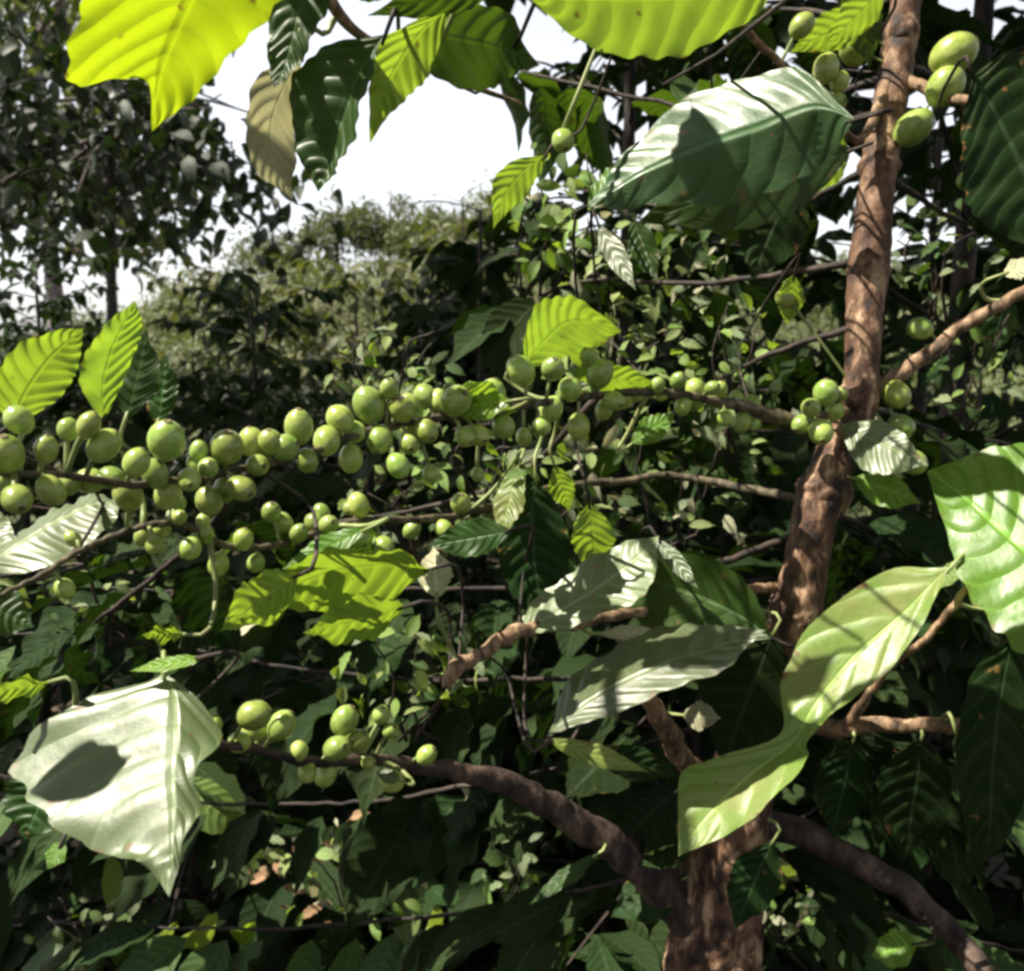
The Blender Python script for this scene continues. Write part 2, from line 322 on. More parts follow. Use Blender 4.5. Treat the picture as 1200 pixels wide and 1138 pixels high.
# ------------------------------------------------------------ traced leaves of the near trees
HSEED = [0]
def hero_leaf(stations, depth, normal, mat, parent, flip=None, foldL=0.0, foldR=0.0, bend=0.0, quilt=0.0012, wave=0.0015, lit=False, keep=True, nu=56, nh=8, label=None, cup=0.0):
    """stations: base -> tip, (mx,my) at both ends, (mx,my,lx,ly,rx,ry) between; all lie in a plane at the given
    depth and normal (facing the camera), then folded about the midrib, bent and quilted."""
    HSEED[0] += 1; sd = HSEED[0]
    S = []
    for s in stations: S.append(s if len(s) == 6 else (s[0], s[1]) * 3)
    S = np.array(S, float); t = np.linspace(0, 1, nu)
    C = catmull(S, t)
    cx, cy = S[:, 0].mean(), S[:, 1].mean(); p0 = P(cx, cy, depth); n = nrm(normal)
    if n @ ray(cx, cy) > 0: n = -n
    def hit(x, y):
        r = FWD[None] + np.array([[1.0, 0, 0]]) * ((x - CXP) / FPX)[:, None] + UPV[None] * ((CYP - y) / FPX)[:, None]
        k = ((p0 - EYE) @ n) / (r @ n); k = np.clip(k, depth * 0.55, depth * 1.8); return EYE + r * k[:, None]
    Mid, Lf, Rt = hit(C[:, 0], C[:, 1]), hit(C[:, 2], C[:, 3]), hit(C[:, 4], C[:, 5])
    rows = []; uvs = []
    B = np.concatenate([np.linspace(-1, 0, nh + 1), np.linspace(0, 1, nh + 1)[1:]])
    length = np.linalg.norm(np.diff(Mid, axis=0), axis=1).sum()
    for b in B:
        a = abs(b); E = Lf if b < 0 else Rt; wdt = np.linalg.norm(E - Mid, axis=1)
        f = foldL if b < 0 else foldR
        p = Mid + (E - Mid) * a
        off = f * wdt * a + bend * length * (4 * (t - 0.5) ** 2 - 0.5) + cup * wdt * a * a
        off += quilt * (np.abs(np.sin(math.pi * 10 * (t - 0.16 * a))) - 0.5) * min(1, a * 4) * np.minimum(1, wdt / 0.008)
        off += wave * a * a * np.sin(6.28 * 3.3 * t + sd * 1.7 + (2.1 if b > 0 else 0)) * np.minimum(1, wdt / 0.01)
        off += 0.0012 * vnoise(p * 60, sd)
        # ragged, slightly scalloped margin
        edge = (0.035 * np.sin(math.pi * 20 * t + sd) + 0.03 * vnoise(p * 150, sd + 5)) * a ** 4 * np.sin(math.pi * t)
        rows.append(p + (E - Mid) * edge[:, None] + n * off[:, None]); uvs.append(np.stack([t, np.full(nu, (b + 1) / 2)], 1))
    V = np.stack(rows, 1); uv = np.stack(uvs, 1); F = grid_faces(nu, len(B))
    # orientation: the face towards the camera is the upper side unless flip is set
    e1 = V[nu // 2 + 1, nh] - V[nu // 2, nh]; e2 = V[nu // 2, nh + 2] - V[nu // 2, nh]
    fn = np.cross(e2, e1)     # grid face winding (a, a+1, ...) goes across first
    want_up = (n @ SUN) > 0 if flip is None else (not flip)
    if ((fn @ n) > 0) != want_up: F = F[:, ::-1]
    o = link('leaf', mesh('leaf', V.reshape(-1, 3), F, M[mat], uv.reshape(-1, 2)), parent)
    if label: o['label'] = label
    cc = V[:, nh]
    for k in range(3, nu - 3, 6):
        for j in (2, nh, 2 * nh - 2):
            p = V[k, j]
            if lit: LIT.append((*p, 0.012))
            if keep:
                x, y, d = proj(p); KEEP.append((x, y, 14, d - 0.01))
    return o, Mid[0], Mid[-1]
def simple_leaf(bx, by, tx, ty, wpx, depth, normal, mat, parent, side=0.0, curve=0.0, **kw):
    """short form: base, tip and width in the photograph's pixels"""
    b, t = np.array([bx, by], float), np.array([tx, ty], float); d = t - b; ln = np.linalg.norm(d); pr = np.array([d[1], -d[0]]) / ln
    st = [(bx, by)]
    for u, wv in ((0.14, 0.52), (0.32, 0.93), (0.5, 1.0), (0.68, 0.80), (0.84, 0.36), (0.93, 0.13)):
        m = b + d * u + pr * curve * ln * math.sin(math.pi * u)
        l = m + pr * wpx * wv * (0.5 + side); r = m - pr * wpx * wv * (0.5 - side); st.append((*m, *l, *r))
    st.append((tx, ty)); return hero_leaf(st, depth, normal, mat, parent, **kw)

def glare(px, py, k=0.5, jit=(0, 0, 0)):    # normal between the sun and the camera
    v = -nrm(ray(px, py)); return nrm(SUN * k + v * (1 - k) + np.array(jit))
UND = (0.10, -0.72, -0.62)     # camera sees the underside, sun on the other face

# cherries ----------------------------------------------------
def cherry_mesh():
    prof = [(0.0, 1.0), (0.10, 0.985), (0.16, 1.03), (0.20, 1.02), (0.23, 0.955), (0.40, 0.90), (0.62, 0.75), (0.80, 0.54), (0.92, 0.28), (0.95, 0.0), (0.92, -0.28), (0.80, -0.56), (0.60, -0.80), (0.36, -0.96), (0.14, -1.03), (0.0, -1.04)]
    n = 18; V = []; F = []; mi = []
    for r, z in prof:
        for k in range(n):
            th = 2 * math.pi * k / n; rr = r * (1 + 0.02 * math.cos(2 * th)); V.append((rr * math.cos(th), rr * math.sin(th), z))
    for i in range(len(prof) - 1):
        for k in range(n): F.append((i * n + k, (i + 1) * n + k, (i + 1) * n + (k + 1) % n, i * n + (k + 1) % n)); mi.append(1 if i < 4 else 0)
    return mesh('cherry', V, F, [M['cherry'], M['calyx']], midx=mi)
CH = cherry_mesh()
rngc = random.Random(5)
def cherry(px, py, rp, d, parent, axis_pts, lit=False, keep=True):
    c = P(px, py, d); r = rp * d / FPX * (0.96 if rp < 20 else 0.88)
    o = link('cherry', CH, parent)
    i = np.argmin(np.linalg.norm(axis_pts - c, axis=1)); away = nrm(c - axis_pts[i])
    ax = nrm(away * 1.0 + np.array([rngc.gauss(0, .25), -0.12 + rngc.gauss(0, .25), rngc.gauss(0, .25)]))
    q = Vector(ax).to_track_quat('Z', 'Y')
    el = rngc.uniform(1.0, 1.2)
    o.matrix_world = Matrix.Translation(Vector(c)) @ q.to_matrix().to_4x4() @ Matrix.Diagonal((r * rngc.uniform(.94, 1.02), r * rngc.uniform(.94, 1.02), r * el, 1))
    a = axis_pts[i]; 
    if np.linalg.norm(c - a) > r * 0.9:
        tube('cherry_stalk', [a, (a + c) / 2 + np.array([0, 0, 0.002]), c - ax * r * 0.8], [0.0011, 0.0010, 0.0013], M['stalk'], parent, n=6, rings=5)
    if lit: LIT.append((*c, r * 1.2))
    if keep: KEEP.append((px, py, rp * 0.9, d - 0.01))

# ------------------------------------------------------------ MAIN TREE (A)
A = thing('coffee_tree', 'coffee tree with rough brown trunk at right, carrying rows of green cherries', 'coffee tree', 'coffee plants')
def W(px, d): return px * 0.5 * d / FPX
tp = [(1070, -260, .66, 32), (1066, -80, .65, 36), (1054, 60, .635, 37), (1032, 180, .62, 40), (1020, 300, .61, 44), (1011, 400, .60, 40), (1003, 480, .60, 42), (970, 560, .60, 52), (948, 640, .60, 50), (928, 740, .61, 58), (890, 860, .63, 74), (855, 980, .65, 90), (838, 1138, .68, 112), (832, 1400, .74, 125)]
pts = [P(x, y, d) for x, y, d, _ in tp]; rad = [W(wp, d) for _, _, d, wp in tp]
last = pts[-1]; pts += [np.array([last[0] + .01, last[1] + 0.05, 0.45]), np.array([last[0] + .01, last[1] + .08, -0.05])]; rad += [0.047, 0.06]
top = pts[0]; pts = [top + np.array([0.02, 0.03, 0.75]), top + np.array([0.02, 0.02, 0.35])] + pts; rad = [0.008, 0.013] + rad
trunk, TC = tube('trunk', pts, rad, M['bark'], A, n=44, step=0.003, bump=0.13, bscale=70, seed=3)
# bark flakes and nodes: swollen rings of old branch collars
for (x, y, d, wp) in ((1057, 40, .635, 42), (1030, 195, .62, 45), (1018, 318, .608, 50), (1004, 470, .60, 51), (966, 575, .60, 63), (932, 715, .61, 64)):
    c = P(x, y, d); up = nrm(TC[max(0, np.argmin(np.linalg.norm(TC - c, axis=1)) - 3)] - TC[np.argmin(np.linalg.norm(TC - c, axis=1)) + 3])
    r = W(wp, d); V, F, _ = tube_arrays([c - up * r * .7, c - up * r * .3, c, c + up * r * .35, c + up * r * .7], [r * .72, r * .92, r, r * .9, r * .7], n=28, rings=14, bump=0.12, bscale=110, seed=int(x))
    link('branch_collar', mesh('branch_collar', V, F, M['bark']), A)
def branch(spec, parent, mat='twig', name='branch', n=12, bump=0.10, bscale=120, seed=1):
    pts = [P(x, y, d) for x, y, d, _ in spec]; rad = [W(wp, d) for _, _, d, wp in spec]
    return tube(name, pts, rad, M[mat], parent, n=n, step=0.003, bump=bump, bscale=bscale, seed=seed, wig=.0022)
fb, FBc = branch([(985, 520, .60, 20), (915, 492, .59, 20), (850, 470, .575, 12), (780, 462, .56, 10), (700, 462, .54, 9), (600, 478, .50, 9), (520, 492, .47, 9), (420, 512, .44, 9), (300, 545, .395, 9), (180, 562, .355, 9), (60, 555, .32, 9), (-80, 552, .29, 9)], A, mat='limb_thin')
fb['label'] = 'long fruiting branch strung with clusters of green cherries'
sb, SBc = branch([(955, 590, .63, 12), (800, 560, .70, 9), (640, 575, .66, 9), (540, 605, .55, 9), (420, 612, .49, 8), (300, 640, .455, 8), (190, 612, .42, 9), (110, 640, .40, 8), (0, 700, .37, 7), (-90, 740, .35, 7)], A, seed=2, mat='limb_thin')
lb, LBc = branch([(838, 1110, .68, 58), (770, 1035, .65, 48), (700, 978, .62, 38), (620, 930, .59, 30), (540, 905, .56, 22), (460, 893, .52, 15), (380, 893, .48, 12), (300, 878, .44, 11), (200, 872, .40, 11), (60, 880, .37, 9)], A, mat='bark_shaded_limb', seed=3, n=20)
rb, RBc = branch([(865, 965, .67, 34), (920, 972, .67, 34), (985, 1000, .66, 32), (1060, 1045, .64, 30), (1120, 1100, .62, 28), (1190, 1180, .56, 30)], A, mat='bark_shaded_limb', seed=4, n=20)
tb, TBc = branch([(838, 930, .64, 26), (800, 890, .60, 26), (780, 850, .57, 24), (757, 815, .55, 18)], A, mat='twig', seed=5, n=16, bump=.16)
mb, MBc = branch([(930, 690, .62, 12), (850, 690, .59, 10), (770, 712, .55, 12), (710, 722, .53, 14), (650, 736, .51, 17), (600, 744, .49, 20), (560, 764, .475, 16), (531, 782, .465, 21), (518, 806, .46, 9)], A, seed=6, n=16, bump=.2)
nb, NBc = branch([(905, 850, .63, 22), (990, 853, .585, 20), (1070, 850, .56, 17), (1128, 848, .545, 21)], A, seed=7, n=16)
nb['label'] = 'cut side branch ending in a pale sawn stub'
ob, OBc = branch([(1012, 470, .60, 20), (1080, 420, .60, 18), (1140, 378, .59, 16), (1210, 338, .58, 14), (1330, 270, .57, 12)], A, seed=8)
pb_, PBc = branch([(990, 853, .585, 14), (1030, 800, .54, 8), (1065, 765, .52, 8), (1110, 722, .50, 9), (1150, 680, .49, 9), (1270, 640, .48, 8)], A, seed=9)
ub, UBc = branch([(1052, 70, .635, 20), (1010, 160, .60, 9), (960, 120, .57, 8), (900, 60, .55, 9), (800, -30, .50, 9), (650, -120, .46, 8)], A, seed=10)
vb, VBc = branch([(1052, 90, .635, 18), (1100, 110, .60, 12), (1160, 120, .57, 11), (1260, 80, .54, 10), (1400, 40, .52, 9)], A, seed=11)
BR = [(fb, FBc), (sb, SBc), (lb, LBc), (rb, RBc), (tb, TBc), (mb, MBc), (nb, NBc), (ob, OBc), (pb_, PBc), (ub, UBc), (vb, VBc)]

for x, y in [(1052, 90), (1040, 130), (1030, 175), (1022, 215), (1016, 260), (1012, 300), (1010, 340), (995, 420), (1000, 450), (950, 545), (975, 540), (945, 585), (940, 620), (930, 650), (925, 680)]:
    LIT.append((*P(x, y, .585), .014))
for c_, i0, i1 in ((TBc, .35, 1), (MBc, .1, 1), (NBc, .75, 1)):
    for q in c_[int(len(c_) * i0):int(len(c_) * i1) or None:6]: LIT.append((*q, .012))
# OVERHANGING TREE (B)
Bt = thing('coffee_tree', 'coffee tree overhanging from the left, one backlit yellow leaf at its branch end', 'coffee tree', 'coffee plants')
bs = [np.array([-0.66, 0.12, -0.05]), np.array([-0.64, 0.12, 0.9]), np.array([-0.64, 0.10, 1.6]), np.array([-0.60, 0.10, 2.2]), np.array([-0.58, 0.10, 2.7])]
tube('trunk', bs, [.028, .024, .018, .012, .006], M['bark'], Bt, n=20, step=0.01, bump=.08, seed=8)
b1pts = [bs[3] + np.array([0, 0, -.1]), P(60, -330, .42), P(250, -170, .36), P(350, -60, .40), P(400, 20, .42), P(440, 52, .43), P(490, 75, .44), P(530, 93, .45), P(612, 122, .47)]
ob1, B1c = tube('branch', b1pts, [.006, .005, .004, .0032, .0026, .002, .002, .0016, .001], M['twig'], Bt, n=10, step=.006, bump=.1)
BRB = [(ob1, B1c)]

def attach(base, tree='A', mat='stalk', r=0.0013):
    bl = BR if tree == 'A' else BRB
    best = min(((np.linalg.norm(c - base, axis=1).min(), k) for k, (o, c) in enumerate(bl)))
    o, c = bl[best[1]]; i = np.argmin(np.linalg.norm(c - base, axis=1)); return o, c[i]
def HL(st, depth, normal, mat, tree='A', stalk=True, **kw):
    o, b, t = hero_leaf(st, depth, normal, mat, None, **kw); fix(o, b, t, tree, stalk); return o
def SL(bx, by, tx, ty, wpx, depth, normal, mat, tree='A', stalk=True, **kw):
    o, b, t = simple_leaf(bx, by, tx, ty, wpx, depth, normal, mat, None, **kw); fix(o, b, t, tree, stalk); return o
def fix(o, b, t, tree, stalk):
    br, pt = attach(b, tree); o.parent = br
    if stalk:
        dirn = nrm(b - t) * 0.012; L = np.linalg.norm(pt - b)
        if L > 0.004:
            mid = (pt + b) / 2 + dirn * 0.5 + np.array([0, 0.01 + (0.8 * L if L > .05 else 0), -0.12 * L])
            tube('leaf_stalk', [b + nrm(t - b) * .004, b + dirn * min(1, L / .03), mid, pt], [.0008, .0011, .0013, .0017] if L < .05 else [.0008, .0011, .0009, .0008], M['stalk'] if L < .05 else M['bark_dark'], br, n=6, rings=9)

# -- backlit yellow and lime leaves at the top
HL([(300, -165), (275, -120, 215, -130, 335, -105), (245, -50, 120, -40, 350, -40), (214, 20, 82, 40, 312, 16), (192, 68, 88, 97, 265, 72), (183, 108, 168, 88, 218, 118), (178, 150)], .31, (0.22, -0.62, -0.72), 'yellow', 'B', lit=True, foldL=.12, foldR=.12, bend=.03, label='backlit yellow leaf with brown flush')
HL([(910, -18), (850, -10, 862, -60, 872, 25), (770, -2, 775, -85, 800, 60), (700, -2, 695, -75, 735, 64), (650, -4, 648, -45, 665, 36), (612, -12)], .36, (0.0, -0.66, -0.75), 'young', lit=True, foldL=.1, foldR=.12, bend=.02, label='backlit lime green leaf')
HL([(452, 42), (422, 82, 388, 62, 446, 98), (402, 130, 360, 98, 434, 150), (388, 178, 353, 152, 412, 190), (381, 204, 362, 196, 396, 208), (375, 226)], .40, (-.55, -.8, .1), 'mature', 'B', foldL=.3, foldR=.45, bend=.03)
HL([(352, 62), (330, 108, 302, 92, 352, 112), (318, 150, 289, 150, 347, 158), (322, 190, 300, 200, 348, 194), (332, 212, 320, 217, 342, 212), (341, 232)], .42, (.45, -.75, -.35), 'pale', 'B', lit=True, bend=.05, label='pale faded leaf')
HL([(372, -40), (354, 5, 322, 0, 388, -5), (342, 45, 317, 52, 364, 48), (330, 82, 316, 84, 345, 80), (322, 104)], .40, (-.2, -.9, .3), 'mature', 'B', foldL=.2)
HL([(528, 8), (488, 42, 452, 38, 506, 72), (458, 88, 434, 82, 484, 104), (444, 126, 432, 124, 458, 130), (433, 168)], .41, (.35, -.75, -.5), 'young', 'B', lit=True, foldL=.2, foldR=.2)
HL([(470, 48), (512, 42, 500, 12, 505, 84), (556, 48, 552, 4, 560, 104), (592, 58, 600, 18, 590, 94), (612, 68, 614, 52, 608, 82), (632, 76)], .44, (.1, -.8, -.5), 'mature', 'B', foldR=.2)
SL(610, -30, 430, 18, 46, .38, (.1, -.75, -.6), 'mature', 'B')
SL(395, -30, 470, -5, 40, .36, (.1, -.75, -.6), 'mature', 'B')
# -- top right leaf, bright upper half and drooping dark lower half
HL([(1002, 140), (955, 126, 940, 86, 968, 158), (885, 150, 880, 92, 912, 188), (818, 172, 798, 122, 838, 212), (752, 202, 740, 172, 762, 225), (715, 225, 712, 210, 720, 238), (688, 242)], .46, glare(880, 110, .5), 'sheen', lit=True, foldL=.05, foldR=-.8, cup=0, label='leaf half bright, half hanging in shade')
SL(1000, 175, 745, 262, 110, .53, (0, -1, .12), 'mature', side=-.05)
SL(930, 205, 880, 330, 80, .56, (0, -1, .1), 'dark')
SL(688, 246, 745, 186, 34, .55, glare(700, 200, .5), 'young', lit=True)
SL(640, 182, 578, 268, 42, .56, (.2, -.8, -.45), 'young', lit=True, curve=-.12)
SL(700, 262, 745, 340, 26, .58, glare(710, 300, .45), 'gloss', lit=True)
SL(740, 255, 770, 330, 34, .60, (0, -.8, .5), 'mature')
SL(985, 150, 945, 235, 52, .58, (.1, -.8, -.5), 'young')
SL(1030, 10, 925, 62, 46, .58, (.1, -.7, -.6), 'young', lit=True)
SL(1040, -20, 965, 60, 40, .55, (.3, -.7, -.5), 'young', lit=True)
SL(1000, -30, 1020, 80, 50, .60, (0, -.9, -.2), 'mature')
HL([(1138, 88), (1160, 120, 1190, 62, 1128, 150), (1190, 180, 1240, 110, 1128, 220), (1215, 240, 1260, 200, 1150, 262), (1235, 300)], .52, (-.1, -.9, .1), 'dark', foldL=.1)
SL(930, 322, 922, 382, 32, .60, (.1, -.8, -.4), 'young', lit=True)
SL(1175, 322, 1215, 306, 24, .55, glare(1190, 315), 'pale', lit=True)
# -- centre
HL([(612, 432), (638, 398, 618, 372, 660, 420), (662, 378, 645, 342, 688, 412), (692, 376, 684, 350, 708, 402), (728, 388)], .53, (.1, -.7, -.6), 'young', lit=True, foldL=.15, label='bright lime young leaf')
SL(668, 436, 772, 450, 34, .55, (.1, -.62, -.6), 'young', lit=True)
SL(740, 520, 792, 484, 30, .57, glare(760, 500, .35), 'young', lit=True)
SL(535, 455, 600, 480, 40, .475, (.1, -.7, -.6), 'young', lit=True)
SL(600, 470, 520, 480, 36, .47, glare(550, 475, .35), 'young', lit=True)
# -- left yellow pair and its neighbours
HL([(14, 502), (28, 462, -6, 452, 60, 474), (54, 424, 16, 405, 84, 446), (76, 402, 58, 386, 94, 418), (98, 384)], .36, (.15, -.8, -.5), 'young', lit=True, foldL=.2)
HL([(122, 492), (120, 452, 97, 458, 142, 452), (131, 410, 97, 420, 163, 402), (146, 376, 124, 378, 166, 374), (158, 352)], .37, (.3, -.8, -.45), 'young', lit=True, foldL=.15, label='backlit upright lime leaf')
SL(148, 492, 172, 385, 52, .40, (-.3, -.9, .1), 'mature')
SL(185, 500, 195, 415, 38, .42, (0, -.9, .2), 'mature')
HL([(-35, 672), (28, 632, 18, 588, 48, 668), (76, 606, 62, 562, 98, 645), (112, 590, 104, 556, 134, 612), (142, 592)], .43, glare(60, 640, .5, (.1, 0, 0)), 'gloss', foldL=-.8, lit=True)
SL(-40, 600, 25, 650, 46, .44, glare(10, 640, .5), 'gloss', lit=True)
SL(-30, 700, 40, 735, 60, .46, glare(10, 700, .3), 'mature')
# -- lime cluster, lower left of centre
SL(350, 672, 258, 738, 56, .40, (.05, -.7, -.65), 'young', lit=True)
HL([(506, 668), (462, 662, 468, 640, 458, 694), (402, 666, 396, 632, 406, 708), (356, 682, 344, 650, 366, 712), (318, 704)], .44, (.1, -.66, -.68), 'young', lit=True, foldL=.2, foldR=.1)
SL(475, 712, 355, 742, 50, .41, (.05, -.6, -.75), 'young', lit=True)
SL(430, 620, 330, 668, 30, .45, glare(380, 640, .4), 'young', lit=True)
SL(600, 622, 500, 640, 44, .50, (-.2, -.9, .3), 'mature')
SL(512, 702, 508, 640, 40, .46, glare(510, 670), 'pale', lit=True)
SL(608, 545, 585, 636, 34, .53, glare(590, 600, .45), 'olive', lit=True)
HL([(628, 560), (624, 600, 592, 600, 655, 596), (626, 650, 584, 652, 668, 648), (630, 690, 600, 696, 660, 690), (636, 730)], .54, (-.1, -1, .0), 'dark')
SL(690, 590, 700, 676, 50, .55, (.1, -.85, -.4), 'young', lit=True)
SL(650, 545, 668, 600, 30, .56, (.2, -.8, -.4), 'young', lit=True)
# -- big leaves at the centre
HL([(598, 744), (645, 722, 630, 702, 655, 740), (702, 688, 684, 664, 722, 716), (745, 655, 725, 640, 765, 690), (772, 628)], .50, glare(680, 690, .5), 'gloss', lit=True, foldL=.1, foldR=.1, label='narrow leaf glaring white in the sun')
HL([(906, 748), (868, 722, 885, 690, 850, 752), (818, 698, 840, 655, 780, 742), (770, 682, 785, 645, 738, 718), (742, 668, 752, 655, 730, 690), (728, 660)], .53, (-.5, -.75, .1), 'mature', foldL=.3, foldR=.2, bend=.03)
SL(770, 632, 818, 690, 20, .50, glare(800, 660), 'gloss', lit=True)
SL(700, 742, 782, 742, 18, .50, glare(740, 740), 'pale', lit=True)
HL([(642, 866), (688, 822, 655, 792, 702, 842), (755, 786, 705, 742, 780, 812), (825, 762, 790, 716, 852, 780), (865, 748, 850, 728, 878, 756), (898, 740)], .46, glare(770, 790, .5), 'gloss', foldL=-.45, foldR=.05, bend=.02, lit=True, label='broad leaf with lit lower margin')
SL(640, 866, 762, 905, 26, .50, (.1, -.8, .6), 'olive')
SL(800, 838, 845, 842, 34, .55, glare(820, 840), 'pale', lit=True)
SL(690, 880, 800, 910, 40, .54, (0, -.9, .1), 'dark')
# -- right: twisted hero leaf and big leaf at the edge
HL([(1112, 668), (1064, 714, 1040, 672, 1094, 712), (1002, 768, 952, 735, 1046, 782), (952, 828, 914, 798, 992, 826), (929, 867, 914, 860, 946, 866), (882, 905, 828, 890, 945, 896), (836, 948, 800, 908, 892, 955), (812, 978, 796, 965, 840, 985), (797, 1005)], .47, glare(950, 820, .36), 'olive', lit=True, foldL=.12, foldR=.22, bend=.03, wave=.002, label='large twisted olive leaf with pale margin')
HL([(1345, 765), (1285, 712, 1360, 625, 1240, 792), (1222, 662, 1295, 540, 1180, 752), (1172, 620, 1215, 514, 1133, 692), (1128, 582, 1140, 528, 1108, 618), (1086, 552)], .46, glare(1150, 620, .42), 'young', lit=True, foldL=-.1, foldR=.12, label='large bright green leaf')
SL(985, 498, 1088, 545, 60, .56, glare(1030, 540, .42), 'gloss', lit=True, side=-.1)
SL(1000, 560, 1080, 590, 40, .57, glare(1040, 575, .35), 'young', lit=True)
SL(1128, 655, 1100, 690, 22, .49, glare(1110, 680), 'olive', lit=True)
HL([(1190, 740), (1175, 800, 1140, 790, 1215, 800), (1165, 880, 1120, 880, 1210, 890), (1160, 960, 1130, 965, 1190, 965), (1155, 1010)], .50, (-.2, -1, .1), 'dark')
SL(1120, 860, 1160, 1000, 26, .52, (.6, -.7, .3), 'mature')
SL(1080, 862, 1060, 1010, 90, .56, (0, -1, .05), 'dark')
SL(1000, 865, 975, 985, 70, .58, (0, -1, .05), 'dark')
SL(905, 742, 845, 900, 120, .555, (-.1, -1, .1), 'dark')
SL(748, 850, 662, 935, 84, .645, SUN, 'dark')  # dark leaves facing the sun, added to shade the lower trunk
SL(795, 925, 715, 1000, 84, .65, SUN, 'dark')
SL(820, 960, 735, 1015, 60, .63, (-.3, -.5, .8), 'dark')  # more dark leaves added to keep sun off the trunk foot
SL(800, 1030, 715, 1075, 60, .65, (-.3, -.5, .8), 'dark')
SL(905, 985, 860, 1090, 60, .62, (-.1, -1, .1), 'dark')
def shading_leaf(c, normal, along, length, mat, tree='A'):   # unseen leaf added in the sun's line to shade a leaf below
    c = np.array(c); br, pt = attach(c, tree); a = nrm(along)
    o = link('leaf', mesh('leaf', VAR_HI[3][0], VAR_HI[3][1], M[mat], VAR_HI[3][2]), br)
    o.matrix_world = Matrix(leaf_matrix(c - a * length / 2, a, normal, length).tolist())
shading_leaf(P(735, 165, .46) + SUN * .20, SUN, (1, .2, .3), .070, 'mature')
shading_leaf(P(795, 135, .46) + SUN * .22, SUN, (.6, .8, .3), .062, 'mature')
shading_leaf(P(-5, 775, .34) + SUN * .13, SUN, (1, .1, .3), .052, 'mature')
# -- bottom left: big pale drooping leaf
HL([(192, 788), (206, 815, 95, 815, 236, 822), (209, 862, 8, 872, 254, 862), (206, 908, 28, 930, 228, 910), (206, 952, 84, 978, 232, 946), (203, 994, 138, 1004, 214, 990), (201, 1018, 172, 1016, 208, 1015), (197, 1050)], .34, glare(130, 880, .5, (0.02, 0, 0)), 'gloss', lit=True, foldL=-.12, foldR=-.35, bend=-.02, quilt=.0009, wave=.003, label='big pale drooping leaf shining in the sun')
SL(60, 900, 30, 985, 90, .37, (-.2, -.9, .2), 'mature')
SL(240, 770, 150, 785, 16, .37, glare(200, 770), 'young', lit=True)
SL(60, 800, -30, 815, 24, .38, (0, -.6, -.7), 'young', lit=True)
SL(215, 742, 165, 745, 20, .42, (0, -.6, -.7), 'young', lit=True)
SL(470, 915, 440, 905, 18, .5, glare(450, 910), 'gloss', lit=True)
SL(75, 985, 55, 1020, 22, .42, glare(70, 1000), 'young')
SL(700, 1000, 620, 1060, 20, .6, glare(600, 1020), 'mature')
SL(1075, 1105, 1020, 1120, 46, .58, glare(1040, 1110), 'young', lit=True)

# -- cherries (x, y, r) on their branches
def chs(lst, br, c, jit=.010):
    for it in lst:
        x, y, r = it[:3]; i = np.argmin(np.hypot(*(np.array(proj(c)[:2]) - np.array([[x], [y]])))); d = proj(c[i])[2]
        cherry(x, y, r, d - 0.004 + rngc.uniform(-jit, jit), br, c, lit=(len(it) < 4))
chs([(8, 532, 24), (22, 492, 20, 0), (54, 526, 15), (80, 503, 14), (122, 522, 21), (104, 498, 15), (160, 542, 17), (195, 516, 26), (233, 528, 12), (266, 524, 24), (244, 548, 13), (222, 562, 15), (283, 572, 17), (316, 518, 16), (334, 524, 17), (350, 500, 19), (383, 516, 18), (302, 545, 14, 0), (130, 560, 16, 0), (60, 575, 18, 0), (20, 585, 20, 0), (360, 540, 14, 0)], fb, FBc)
chs([(432, 474, 23), (456, 456, 12), (471, 480, 16), (498, 464, 15), (415, 506, 15), (445, 515, 17), (467, 546, 15), (505, 556, 12), (534, 470, 22), (545, 512, 13), (576, 462, 20), (560, 556, 9), (610, 434, 19), (648, 432, 15), (668, 456, 15), (703, 438, 18), (645, 480, 16), (678, 500, 15), (614, 512, 11), (635, 500, 12, 0), (590, 500, 15, 0), (560, 510, 14, 0), (500, 505, 15, 0), (480, 520, 14, 0), (720, 470, 13, 0), (795, 446, 11), (800, 476, 11), (745, 462, 11, 0), (770, 452, 10), (850, 490, 11), (835, 455, 10, 0), (690, 418, 12)], fb, FBc)
chs([(150, 580, 19), (222, 643, 15), (256, 662, 14), (285, 632, 13), (210, 606, 10), (76, 690, 13), (182, 640, 12, 0), (240, 625, 12, 0), (300, 660, 12, 0), (420, 592, 14), (420, 628, 15), (385, 615, 13, 0), (450, 640, 13, 0), (540, 590, 13, 0), (520, 620, 12, 0), (610, 600, 11), (318, 600, 13, 0), (350, 625, 12)], sb, SBc)
chs([(298, 838, 23), (330, 850, 20, 0), (404, 844, 18), (395, 877, 17), (420, 868, 14, 0), (447, 838, 12), (458, 856, 11), (460, 914, 16), (432, 894, 9), (280, 870, 14, 0), (360, 905, 12, 0), (500, 885, 13, 0), (350, 880, 12, 0), (250, 850, 12, 0)], lb, LBc)
def extra(c, br, n, r0, r1, lo=.0, hi=1.):
    for q in range(n):
        i = int(len(c) * rngc.uniform(lo, hi) - 1e-6); x, y, d = proj(c[i]); rr = rngc.uniform(r0, r1); off = rr * d / FPX + .004
        a = rngc.uniform(0, 6.28); p = c[i] + off * np.array([math.cos(a) * .5, abs(math.cos(a * 1.7)) * 1.0, math.sin(a)])
        x, y, d = proj(p)
        if min(np.hypot(k_[0] - x, k_[1] - y) + (3 if abs(k_[3] - d) > .015 else 0) for k_ in CHL) < rr * 1.1: continue
        cherry(x, y, rr * (1.0), d, br, c, lit=False, keep=True); CHL.append((x, y, rr, d))
CHL = [k_ for k_ in KEEP]
